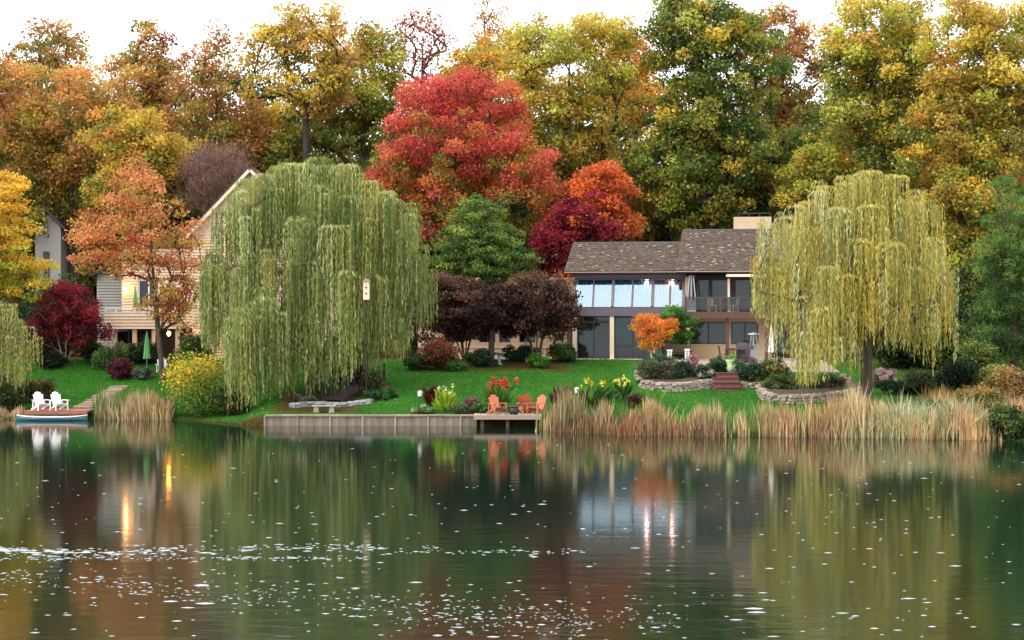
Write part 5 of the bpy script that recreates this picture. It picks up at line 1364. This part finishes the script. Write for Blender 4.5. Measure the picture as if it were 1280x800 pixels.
# ------------------------------------------------------------------ shrubs and flowers
SH = [ # name, label, px, base py, width, height, palette, leaf, per
 ('purple_shrub', 'rounded dark purple barberry mound on the left lawn', 150, 473, 38, 24, [((104, 32, 52), 3, 0), ((78, 24, 40), 2, 0), ((136, 50, 66), 1, 1)], 0.12, 120),
 ('lavender_shrub', 'grey green lavender mound between the barberry and the white chair', 178, 474, 32, 16, [((116, 134, 112), 3, 0), ((90, 112, 86), 2, 0)], 0.12, 90),
 ('lavender_shrub', 'grey green lavender mound just right of the lone white chair', 210, 474, 24, 14, [((112, 132, 108), 3, 0), ((88, 110, 82), 2, 0)], 0.12, 80),
 ('garden_shrub', 'light green shrub left of the barberry mound', 130, 462, 30, 26, [((96, 132, 58), 3, 0), ((70, 108, 44), 2, 0)], 0.13, 90),
 ('tall_grass', 'fountain of green ornamental grass before the dark columns', 152, 448, 52, 24, [((110, 138, 66), 3, 0), ((140, 152, 84), 2, 0.5), ((84, 112, 50), 1, 0)], 0.3, 70),
 ('garden_shrub', 'olive green bush beneath the orange tree trunk', 228, 470, 40, 30, [((74, 96, 44), 3, 0), ((96, 108, 50), 2, 0)], 0.14, 80),
 ('yellow_bush', 'yellow and green bush leaning over the water left of the green willow', 245, 521, 84, 80, [((226, 196, 36), 3.4, 1.4), ((170, 184, 44), 2, 0.2), ((106, 148, 44), 3, -1.2), ((72, 116, 36), 1.6, -1.6)], 0.14, 130),
 ('bank_bush', 'dark green bush trailing over the bank below the green willow', 290, 518, 44, 36, [((62, 84, 42), 3, 0), ((90, 104, 56), 1.5, 0), ((120, 74, 44), 0.6, -1)], 0.13, 90),
 ('pond_bush', 'brown green bush by the left edge of the small jetty', 42, 502, 54, 30, [((92, 96, 40), 3, 0), ((66, 84, 38), 2, 0), ((168, 120, 44), 1, 1)], 0.14, 100),
 ('pond_bush', 'dark green bush beneath the small pale willow', 12, 513, 40, 34, [((56, 74, 36), 3, 0), ((80, 92, 44), 2, 0)], 0.14, 100),
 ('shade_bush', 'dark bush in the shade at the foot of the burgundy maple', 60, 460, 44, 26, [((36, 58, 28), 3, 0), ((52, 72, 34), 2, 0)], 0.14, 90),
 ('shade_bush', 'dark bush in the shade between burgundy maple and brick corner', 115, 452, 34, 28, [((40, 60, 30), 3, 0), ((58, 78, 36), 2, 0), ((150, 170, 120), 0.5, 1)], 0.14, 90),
 ('rust_bush', 'rust red and orange bush at the stems of the purple tree', 549, 462, 50, 40, [((136, 66, 46), 3, 0.5), ((176, 86, 38), 1.5, -0.6), ((88, 84, 40), 1.6, -0.4)], 0.14, 90),
 ('foundation_shrub', 'dark green foundation shrub left of the birdbath', 600, 458, 42, 22, [((40, 66, 36), 3, 0), ((58, 84, 44), 2, 0)], 0.13, 90),
 ('foundation_shrub', 'dark green foundation shrub right of the birdbath', 643, 452, 36, 20, [((40, 68, 36), 3, 0), ((60, 88, 44), 2, 0)], 0.13, 80),
 ('foundation_shrub', 'blue green foundation shrub under the beige wall', 662, 450, 30, 22, [((48, 84, 56), 3, 0), ((40, 70, 44), 2, 0)], 0.13, 80),
 ('foundation_shrub', 'bright lime shrub standing out in the foundation bed', 672, 460, 28, 18, [((96, 158, 44), 3, 0), ((72, 132, 38), 2, 0)], 0.13, 80),
 ('foundation_shrub', 'leafy green shrub against the sliding door column', 702, 450, 40, 26, [((64, 102, 40), 3, 0), ((46, 80, 34), 2, 0), ((96, 128, 52), 1, 1)], 0.14, 90),
 ('foundation_shrub', 'low olive shrub at the left end of the foundation bed', 520, 462, 44, 20, [((70, 96, 44), 3, 0), ((52, 78, 36), 2, 0)], 0.13, 80),
 ('hosta_clump', 'light green strappy clump before the fanned purple tree stems', 568, 464, 36, 14, [((92, 146, 54), 3, 0), ((70, 122, 44), 2, 0)], 0.26, 40),
 ('rose_bush', 'leafy rose bush by the footbridge railing', 466, 492, 40, 30, [((84, 100, 46), 3, 0), ((64, 84, 38), 2, 0), ((196, 132, 90), 0.6, 1)], 0.12, 80),
 ('ivy_patch', 'low dark green groundcover curling around the footbridge bed', 472, 500, 60, 14, [((42, 92, 42), 3, 0), ((58, 112, 50), 2, 0)], 0.12, 110),
 ('grey_shrub', 'pale grey green mound on the stones under the green willow', 380, 504, 38, 14, [((124, 132, 112), 3, 0), ((96, 110, 84), 2, 0)], 0.12, 70),
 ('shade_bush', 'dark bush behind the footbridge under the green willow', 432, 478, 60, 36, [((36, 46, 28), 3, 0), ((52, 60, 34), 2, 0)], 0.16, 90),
 ('bed_shrub', 'grey green rounded shrub at the left end of the walled bed', 812, 479, 34, 30, [((96, 112, 76), 3, 0), ((74, 94, 58), 2, 0), ((120, 130, 92), 1, 1)], 0.12, 110),
 ('bed_shrub', 'pink tinged shrub in the middle of the walled bed', 833, 481, 34, 28, [((92, 100, 66), 3, 0), ((128, 104, 90), 1.6, 0.6), ((70, 84, 50), 2, 0)], 0.12, 110),
 ('bed_shrub', 'dense blue green shrub behind the middle of the walled bed', 853, 478, 32, 26, [((62, 92, 64), 3, 0), ((48, 74, 50), 2, 0)], 0.12, 100),
 ('bed_shrub', 'white flowered shrub in the walled bed beside the brick steps', 877, 478, 34, 22, [((74, 98, 56), 3, 0), ((56, 78, 44), 2, 0), ((226, 206, 200), 0.8, 1)], 0.12, 100),
 ('bed_shrub', 'large green shrub above the white flowers at the terrace edge', 898, 466, 30, 20, [((66, 100, 58), 3, 0), ((50, 80, 46), 2, 0)], 0.12, 90),
 ('bed_shrub', 'pale topped shrub behind the walled bed below the little orange maple', 822, 460, 52, 20, [((86, 118, 72), 3, 0), ((66, 96, 54), 2, 0)], 0.12, 110),
 ('bed_shrub', 'blue green shrub right of the glazed urn', 936, 474, 40, 24, [((74, 108, 78), 3, 0), ((56, 86, 58), 2, 0)], 0.12, 110),
 ('bed_shrub', 'lime flowered clump above the short stone wall', 944, 480, 22, 12, [((176, 196, 66), 3, 0), ((110, 140, 50), 2, 0)], 0.11, 60),
 ('bed_shrub', 'olive shrub between the white parasol and the urn', 966, 474, 40, 26, [((90, 110, 56), 3, 0), ((66, 86, 44), 2, 0), ((200, 180, 70), 0.5, 0)], 0.12, 100),
 ('heather_clump', 'olive heather filling the left of the curved bed under the yellow willow', 975, 493, 56, 26, [((92, 112, 52), 3, 0), ((70, 92, 42), 2, 0), ((130, 128, 66), 1, 0.6)], 0.12, 130),
 ('heather_clump', 'olive heather filling the right of the curved bed under the yellow willow', 1028, 492, 66, 26, [((84, 104, 50), 3, 0), ((62, 84, 40), 2, 0), ((120, 118, 60), 1, 0.6)], 0.12, 130),
 ('pink_shrub', 'shrub thick with pale pink blossom left of the yellow willow trunk', 1050, 484, 44, 16, [((206, 168, 170), 3, 0.4), ((120, 116, 76), 1.6, -0.5), ((184, 140, 148), 1.5, 0)], 0.11, 110),
 ('pink_shrub', 'shrub thick with pale pink blossom right of the yellow willow trunk', 1104, 484, 40, 24, [((208, 172, 176), 3, 0.4), ((110, 112, 70), 1.8, -0.5), ((186, 144, 150), 1.5, 0)], 0.11, 110),
 ('low_evergreen', 'dark low evergreen behind the yellow willow trunk', 1118, 492, 50, 18, [((36, 60, 34), 3, 0), ((52, 80, 42), 2, 0)], 0.12, 110),
 ('low_evergreen', 'grey green bush right of the pink blossom', 1152, 492, 56, 32, [((76, 98, 56), 3, 0), ((58, 78, 44), 2, 0), ((110, 118, 70), 1, 0.6)], 0.13, 110),
 ('dark_yew', 'near black yew at the right edge of the yellow willow', 1200, 492, 48, 46, [((26, 46, 28), 3, 0), ((36, 58, 34), 2, 0)], 0.14, 110),
 ('red_sedge', 'russet red low bush before the dark yew', 1205, 505, 60, 22, [((140, 70, 50), 3, 0), ((110, 84, 44), 2, 0), ((160, 110, 60), 1, 0)], 0.16, 90),
 ('wild_bush', 'leafy green wild bush beneath the pine', 1225, 480, 46, 56, [((92, 122, 48), 3, 0.5), ((70, 92, 40), 2, 0), ((150, 150, 60), 1, 1)], 0.16, 90),
 ('wild_bush', 'golden green wild bush on the meadow bank by the water', 1225, 528, 66, 46, [((132, 126, 52), 3, 0), ((100, 112, 44), 2, 0), ((176, 130, 56), 1.2, 0.8)], 0.16, 110),
 ('wild_bush', 'tawny wild bush under the right hand pine boughs', 1262, 510, 66, 50, [((176, 140, 76), 3, 0.5), ((150, 110, 58), 2, 0), ((104, 104, 50), 1.5, -0.6)], 0.18, 110),
 ('wild_bush', 'dark green bush touching the water past the last reeds', 1262, 552, 62, 42, [((76, 104, 42), 3, 0.6), ((62, 46, 40), 2, -0.8), ((100, 120, 50), 1.4, 0.6)], 0.15, 120),
 ('red_grass_clump', 'dusky red grass clump beside the yellow willow trunk', 1120, 524, 44, 20, [((136, 84, 76), 3, 0), ((110, 92, 62), 2, 0)], 0.22, 70),
 ('wild_bush', 'green weedy bush behind the reeds near the yellow willow', 1165, 522, 50, 24, [((94, 124, 62), 3, 0), ((128, 138, 84), 2, 0)], 0.16, 90),
 ('flower_clump', 'pale flowering clump left of the lime spikes by the retaining wall', 528, 518, 38, 12, [((104, 138, 72), 3, 0), ((206, 200, 170), 1, 0.6)], 0.12, 60),
 ('flower_clump', 'dusky pink sedum clump left of the red cannas', 590, 516, 26, 20, [((140, 92, 96), 2.4, 0.8), ((98, 116, 66), 2, -0.6)], 0.11, 80),
 ('flower_clump', 'grey green low clump between lime spikes and sedum', 575, 518, 24, 16, [((110, 130, 84), 3, 0), ((84, 108, 60), 2, 0)], 0.12, 70),
 ('flower_clump', 'fresh green low clump at the jetty corner below the red cannas', 602, 517, 30, 12, [((78, 136, 50), 3, 0), ((60, 112, 40), 2, 0)], 0.14, 60),
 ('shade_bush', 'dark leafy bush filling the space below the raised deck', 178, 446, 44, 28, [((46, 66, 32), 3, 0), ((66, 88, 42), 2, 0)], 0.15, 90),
 ('shade_bush', 'mixed green bush against the store door of the clapboard house', 244, 452, 46, 34, [((86, 108, 48), 3, 0), ((120, 128, 52), 2, 0.6), ((60, 80, 38), 2, 0)], 0.15, 90),
 ('wild_bush', 'pale green weedy clump between reeds and meadow bushes', 1192, 535, 40, 30, [((116, 142, 72), 3, 0), ((148, 160, 96), 2, 0.5), ((84, 108, 52), 1, 0)], 0.16, 90),
 ('wild_bush', 'yellow green bush tucked under the lowest pine bough', 1240, 492, 50, 34, [((128, 146, 60), 3, 0.4), ((96, 112, 48), 2, 0), ((170, 150, 70), 1, 0.8)], 0.16, 90),
 ('sedum_clump', 'dark pink brown sedum mound left of the banana leaf plant', 793, 510, 28, 18, [((110, 74, 72), 3, 0), ((80, 74, 50), 2, 0)], 0.12, 90),
]
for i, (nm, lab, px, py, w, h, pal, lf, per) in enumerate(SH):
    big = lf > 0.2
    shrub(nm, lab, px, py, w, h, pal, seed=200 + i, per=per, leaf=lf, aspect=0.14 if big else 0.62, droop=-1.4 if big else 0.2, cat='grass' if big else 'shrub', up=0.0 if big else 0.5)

def spike_plant(name, label, px, py, wpx, hpx, leafpal, flower=None, nl=46, nf=40, seed=1, lw=0.3, fl=0.13, ll=0.5, ftop=0.62):
    """upright leaves from one root, blooms carried at the top"""
    rng = np.random.default_rng(seed); x, y, z = G(px, py); s = y / F; w, h = wpx * s, hpx * s
    R = thing(name, label, 'plant', (x, y, z))
    a = rng.uniform(0, 2 * np.pi, nl); r = np.sqrt(rng.random(nl)) * w * 0.36; hb = rng.random(nl) * h * 0.45
    base = np.stack([r * np.cos(a), r * np.sin(a), hb], 1)
    d = np.stack([np.cos(a) * 0.35, np.sin(a) * 0.35, np.ones(nl)], 1) + rng.normal(0, 0.2, (nl, 3)); d /= np.linalg.norm(d, axis=1, keepdims=True)
    L = np.minimum(ll * h * rng.uniform(0.7, 1.2, nl), h * 0.95 - hb)[:, None]
    side = rng.normal(size=(nl, 3)); side -= d * (side * d).sum(1, keepdims=True); side /= np.linalg.norm(side, axis=1, keepdims=True)
    wd = L * lw
    Q = np.empty((nl, 4, 3)); Q[:, 0] = base; Q[:, 2] = base + d * L + np.stack([np.cos(a), np.sin(a), -0.6 * np.ones(nl)], 1) * 0.12 * L
    Q[:, 1] = base + d * L * 0.5 + side * wd * 0.5; Q[:, 3] = base + d * L * 0.5 - side * wd * 0.5
    cs = np.array([lin(c, 0.75) for c in leafpal]); c = cs[rng.integers(0, len(cs), nl)] * rng.uniform(0.75, 1.25, (nl, 1))
    np_obj('leaves', Q.reshape(-1, 3), 4, MAT['leaf'], R, np.repeat(c, 4, 0))
    st = MB()
    for k in range(5):
        q = base[k]; st.tube([(q[0] * 0.5, q[1] * 0.5, -0.03), (q[0], q[1], h * 0.8)], [0.016, 0.008], 5)
    st.build('stems', MAT['bark'], R)
    if flower:
        nh = 7; hx = np.stack([rng.normal(0, w * 0.26, nh), rng.normal(0, w * 0.2, nh), h * rng.uniform(ftop, 1.0, nh)], 1)
        idx = np.repeat(np.arange(nh), nf); dd = rng.normal(size=(len(idx), 3)) * np.array([0.07, 0.07, 0.12]) * (1.0 if nf > 20 else 0.6)
        V = leaf_quads(rng, hx[idx] + dd, dd, fl, 0.75).reshape(nh, nf * 4, 3)
        cf = np.array([lin(f, 0.8) for f in flower])[rng.integers(0, len(flower), len(idx))] * rng.uniform(0.8, 1.2, (len(idx), 1))
        cf = np.repeat(np.clip(cf, 0, .9), 4, 0).reshape(nh, nf * 4, 3)
        for q in range(nh): np_obj('bloom', V[q], 4, MAT['petal'], R, cf[q])
spike_plant('dark_plant', 'narrow dark red upright plant beside the lime spikes', 539, 508, 15, 34, [(84, 34, 38), (62, 28, 32), (104, 52, 44)], None, 90, seed=1, ll=0.4)
spike_plant('lime_plant', 'bright lime spiky plant with a pale flower spire by the retaining wall', 557, 515, 28, 34, [(164, 196, 44), (120, 166, 40), (190, 206, 70)], [(226, 226, 150)], 90, 14, seed=2, ll=0.45)
spike_plant('red_canna', 'scarlet flowered cannas standing behind the orange chairs', 622, 512, 42, 40, [(86, 134, 54), (64, 112, 46), (110, 150, 64)], [(220, 50, 44), (230, 84, 60), (200, 40, 60)], 80, 34, seed=3)
spike_plant('red_canna', 'small scarlet canna between the orange chairs', 655, 515, 14, 20, [(86, 134, 54), (64, 112, 46)], [(220, 50, 44)], 20, 12, seed=4)
spike_plant('dark_canna', 'tall dark red leaved plants left of the round garden light', 702, 512, 26, 36, [(96, 44, 46), (70, 38, 36), (120, 70, 50)], None, 80, seed=5)
spike_plant('yellow_canna', 'big leafy canna clump dotted with yellow blooms above the reeds', 743, 519, 38, 44, [(70, 112, 44), (52, 92, 36), (104, 140, 54), (44, 76, 36)], [(236, 206, 60)], 120, 14, seed=6, lw=0.36)
spike_plant('yellow_canna', 'slim canna with pale yellow flowers beside the sedum mound', 778, 502, 24, 30, [(70, 118, 48), (56, 98, 40)], [(238, 226, 110)], 56, 18, seed=7)
spike_plant('banana_leaf_plant', 'fresh green broad leaved plant right of the sedum mound', 815, 510, 30, 30, [(88, 150, 52), (110, 170, 66), (70, 126, 44)], None, 30, seed=8, lw=0.3, ll=0.8)

# ------------------------------------------------------------------ reeds, grass, fallen leaves, rain and painted wind streak glints on the water
def blades(name, label, pts, h, wd, pal, mat='straw', seed=1, lean=0.16, z=None):
    """one bent kite per blade; pts (N,2)"""
    rng = np.random.default_rng(seed); n = len(pts)
    X, Y = pts[:, 0], pts[:, 1]; Z = np.maximum(ground(X, Y), -0.25) if z is None else z
    a = rng.uniform(0, 2 * np.pi, n); H = h * (0.3 + 0.95 * rng.beta(2.2, 1.8, n)) * (1 + 0.18 * np.sin(X * 2.3 + seed) + 0.12 * np.sin(X * 5.9))
    ln = np.abs(rng.normal(0, lean, n)) * H
    B = np.stack([X, Y, Z - 0.02], 1)
    T = B + np.stack([np.cos(a) * ln, np.sin(a) * ln, H], 1)
    M = B * 0.55 + T * 0.45 - np.stack([np.cos(a) * ln, np.sin(a) * ln, 0 * H], 1) * 0.15
    b = a + np.pi / 2 + rng.normal(0, 0.8, n); sd = np.stack([np.cos(b), np.sin(b), 0 * b], 1) * (wd * rng.uniform(0.6, 1.4, n))[:, None] * 0.5
    Q = np.stack([B, M + sd, T, M - sd], 1).reshape(-1, 3)
    cs = np.array([lin(c, 0.75) for c, w in pal]); cw = np.array([w for c, w in pal], float); cw /= cw.sum()
    patchy = np.sin(X * 1.3 + seed) + np.sin(X * 3.1 + Y * 0.9 + seed) * 0.6
    k = rng.choice(len(cs), n, p=cw); k = np.where((patchy > 0.9) & (rng.random(n) < 0.5), 0, k)
    broad = np.sin(X * 0.9 + 1.7 * np.sin(Y * 0.5)) + np.sin(Y * 0.8 + X * 0.45) + 0.7 * np.sin(X * 2.1 - Y * 1.4)
    c = cs[k] * rng.uniform(0.75, 1.25, (n, 1)) * (1 + 0.13 * broad)[:, None]; c[:, 0] *= 1 + 0.12 * np.sin(X * 0.7 - Y * 0.6)
    o = np_obj(name, Q, 4, MAT[mat], None, np.repeat(np.clip(c, 0, .9), 4, 0)); tag(o, label, 'grass', None, 'stuff')
    return o
def bank(px0, px1, n, d0, d1, seed, clump=0.0):
    rng = np.random.default_rng(seed)
    x0, x1 = XW(px0, shore(XW(px0, 90))), XW(px1, shore(XW(px1, 86)))
    X = rng.uniform(x0, x1, n)
    if clump:
        cc = rng.uniform(x0, x1, int((x1 - x0) / 0.45)); X = cc[rng.integers(0, len(cc), n)] + rng.normal(0, clump, n)
    gap = np.sin(X * 1.17 + 0.6) + 0.8 * np.sin(X * 2.63 + 2.0)
    X = X[(gap > -1.05) | (rng.random(n) < 0.3)]; n = len(X)
    return np.stack([X, shore(X) + rng.uniform(d0, d1, n)], 1)
STRAW = [((220, 190, 138), 3), ((200, 160, 114), 3), ((230, 208, 164), 2.4), ((168, 124, 90), 1.6), ((150, 158, 86), 1.2)]
blades('reed_bed', 'straw coloured dry reeds lining the right hand shore', bank(688, 1245, 6200, -0.5, 1.6, 1, 0.22), 1.2, 0.05, STRAW, seed=11)
blades('reed_bed', 'low rusty reeds crowding the water line right of the jetty', bank(684, 905, 3400, -0.5, 0.7, 2), 0.9, 0.05, [((176, 130, 96), 3), ((196, 150, 112), 3), ((148, 96, 72), 2), ((210, 176, 130), 1)], seed=12)
blades('reed_bed', 'thin green shoots among the dry right hand reeds', bank(700, 1245, 2600, 0.0, 2.2, 3, 0.4), 1.15, 0.045, [((128, 156, 76), 3), ((160, 176, 96), 2), ((96, 132, 60), 2)], seed=13)
blades('reed_bed', 'tall pale reed tuft by the red canna jetty end', np.stack([np.random.default_rng(4).normal(XW(708, 91.2), 0.5, 420), np.random.default_rng(5).normal(91.0, 0.35, 420)], 1), 1.75, 0.05, STRAW, seed=14)
blades('reed_bed', 'tall straw reed stand beside the yellow willow trunk', np.stack([np.random.default_rng(6).normal(XW(1060, 87), 1.0, 1500), np.random.default_rng(7).normal(86.6, 0.5, 1500)], 1), 1.75, 0.05, STRAW, seed=15)
blades('reed_bed', 'sprawling pale grass tussocks left of the meadow bushes', np.stack([np.random.default_rng(8).normal(XW(1165, 86.5), 1.5, 1700), np.random.default_rng(9).normal(86.2, 0.6, 1700)], 1), 1.5, 0.055, [((196, 184, 140), 3), ((150, 160, 100), 2), ((206, 196, 166), 2)], seed=16, lean=0.45)
blades('reed_bed', 'dry reed bed between the teal canoe and the yellow bush', bank(116, 208, 2600, -0.4, 1.2, 10), 1.25, 0.05, [((196, 166, 124), 3), ((176, 140, 110), 3), ((128, 146, 70), 1.6), ((214, 190, 150), 2)], seed=17)
blades('reed_bed', 'green rushes left of the dry reeds by the small jetty', bank(112, 150, 800, 0.0, 2.0, 12), 1.4, 0.05, [((126, 146, 66), 3), ((96, 124, 52), 2), ((176, 166, 96), 1)], seed=18)
blades('reed_bed', 'pale dry grass under the small willow at the left jetty', bank(-40, 26, 900, -0.2, 0.8, 14), 0.55, 0.05, [((190, 170, 130), 3), ((150, 140, 96), 2), ((176, 120, 84), 1)], seed=19)
blades('reed_bed', 'tawny meadow grass below the pine', np.stack([np.random.default_rng(21).uniform(XW(1190, 90), XW(1330, 90), 4200), np.random.default_rng(22).uniform(86.5, 97, 4200)], 1), 0.95, 0.055, [((200, 160, 104), 3), ((176, 128, 84), 2), ((140, 140, 72), 2), ((214, 186, 140), 1.5)], seed=20, lean=0.3)
rng = np.random.default_rng(31); n = 75000
X = rng.uniform(-30, 24, n); t = rng.random(n) ** 0.9; Y = shore(X) + 0.3 + t * (116 - shore(X))
ok = ~((X > 18.0) & (Y > 92)) & ~((X > 7.0) & (Y > 104.0)) & ~((X > -13.0) & (X < -8.2) & (Y > 98) & (Y < 105)) & ~((X > -5.8) & (X < 3.6) & (Y > 111.2))
pts = np.stack([X, Y], 1)[ok]
blades('lawn_grass', 'short mown green grass covering the sloping lawns', pts, 0.085, 0.045, [((66, 132, 40), 3), ((50, 114, 34), 3), ((88, 146, 48), 2.4), ((116, 158, 64), 1)], mat='leaf', seed=32, lean=0.5)
n = 2600; X = rng.uniform(-30, 22, n); Y = shore(X) + 0.6 + rng.random(n) * (115.5 - shore(X)); keep = rng.random(n) < 0.35 + 0.65 * (X > 4); X, Y = X[keep], Y[keep]
pos = np.stack([X, Y, ground(X, Y) + 0.05], 1)
V = leaf_quads(rng, pos, np.zeros_like(pos), 0.1, 0.7, up=2.5); cs = np.array([lin(c, 0.7) for c in ((206, 164, 60), (190, 130, 56), (160, 90, 50), (214, 190, 96))])
o = np_obj('fallen_leaves', V, 4, MAT['leaf'], None, np.repeat(cs[rng.integers(0, 4, len(pos))], 4, 0)); tag(o, 'yellow and brown leaves scattered over the lawn', 'leaves', None, 'stuff')

plain('foam_glint', (150, 158, 158), 0.35, 0.05, 6.0, 0.1)  # white of the rain bubbles and of the painted glints
def rain_and_glints():
    rng = np.random.default_rng(77); px, py, r = [], [], []
    n = 520; px += list(rng.uniform(-40, 1320, n)); q = 548 + 250 * rng.random(n) ** 1.1; py += list(q); r += list(rng.uniform(0.018, 0.045, n))
    n = 26; px += list(rng.uniform(0, 1280, n)); py += list(rng.uniform(690, 798, n)); r += list(rng.uniform(0.05, 0.09, n))
    n = 430; u = rng.random(n) ** 1.5; px += list(-20 + 760 * u); py += list(687 + rng.normal(0, 2.6, n) + 3 * np.sin(u * 9)); r += list(rng.uniform(0.015, 0.07, n) * (1 - 0.5 * u))  # wind streak bands from here on: white flecks painted as sky glints on ripples
    n = 210; u = rng.random(n); px += list(-20 + 480 * u); py += list(698 + rng.normal(0, 1.6, n)); r += list(rng.uniform(0.012, 0.035, n))
    n = 420; u = rng.random(n); px += list(-20 + 760 * u); py += list(722 + 62 * u ** 1.2 + rng.normal(0, 6 + 8 * u)); r += list(rng.uniform(0.008, 0.028, n))
    n = 230; u = rng.random(n); px += list(480 + 380 * u); py += list(772 + rng.normal(0, 12, n)); r += list(rng.uniform(0.008, 0.026, n))
    px, py, r = map(np.array, (px, py, r)); r = r * (0.45 + 0.9 * rng.random(len(r)) ** 2)
    Y = F * HC / (np.maximum(py, 545) - 400.0); X = (px - 640) * Y / F
    ok = Y < shore(X) - 0.8; X, Y, r = X[ok], Y[ok], r[ok]
    k = 8; m = len(X); ang = 2 * np.pi * np.arange(k) / k
    st = rng.uniform(1.3, 3.2, m)
    ring = np.stack([X[:, None] + r[:, None] * st[:, None] * np.cos(ang), Y[:, None] + r[:, None] * np.sin(ang) * rng.uniform(0.7, 1.3, (m, k)), np.full((m, k), 0.003)], -1)
    top = np.stack([X, Y, 0.008 + r * 0.16], -1)[:, None]
    V = np.concatenate([ring, top], 1).reshape(-1, 3)
    base = (np.arange(m) * (k + 1))[:, None, None]; tri = np.array([[i, (i + 1) % k, k] for i in range(k)])
    o = np_obj('rain_bubbles_glints', V, 3, MAT['foam_glint'], None, None, True, (base + tri[None]).reshape(-1, 3)); tag(o, 'white rain bubbles and froth on the pond, with flecks painted as wind streak glints', 'bubbles', None, 'stuff')
rain_and_glints()
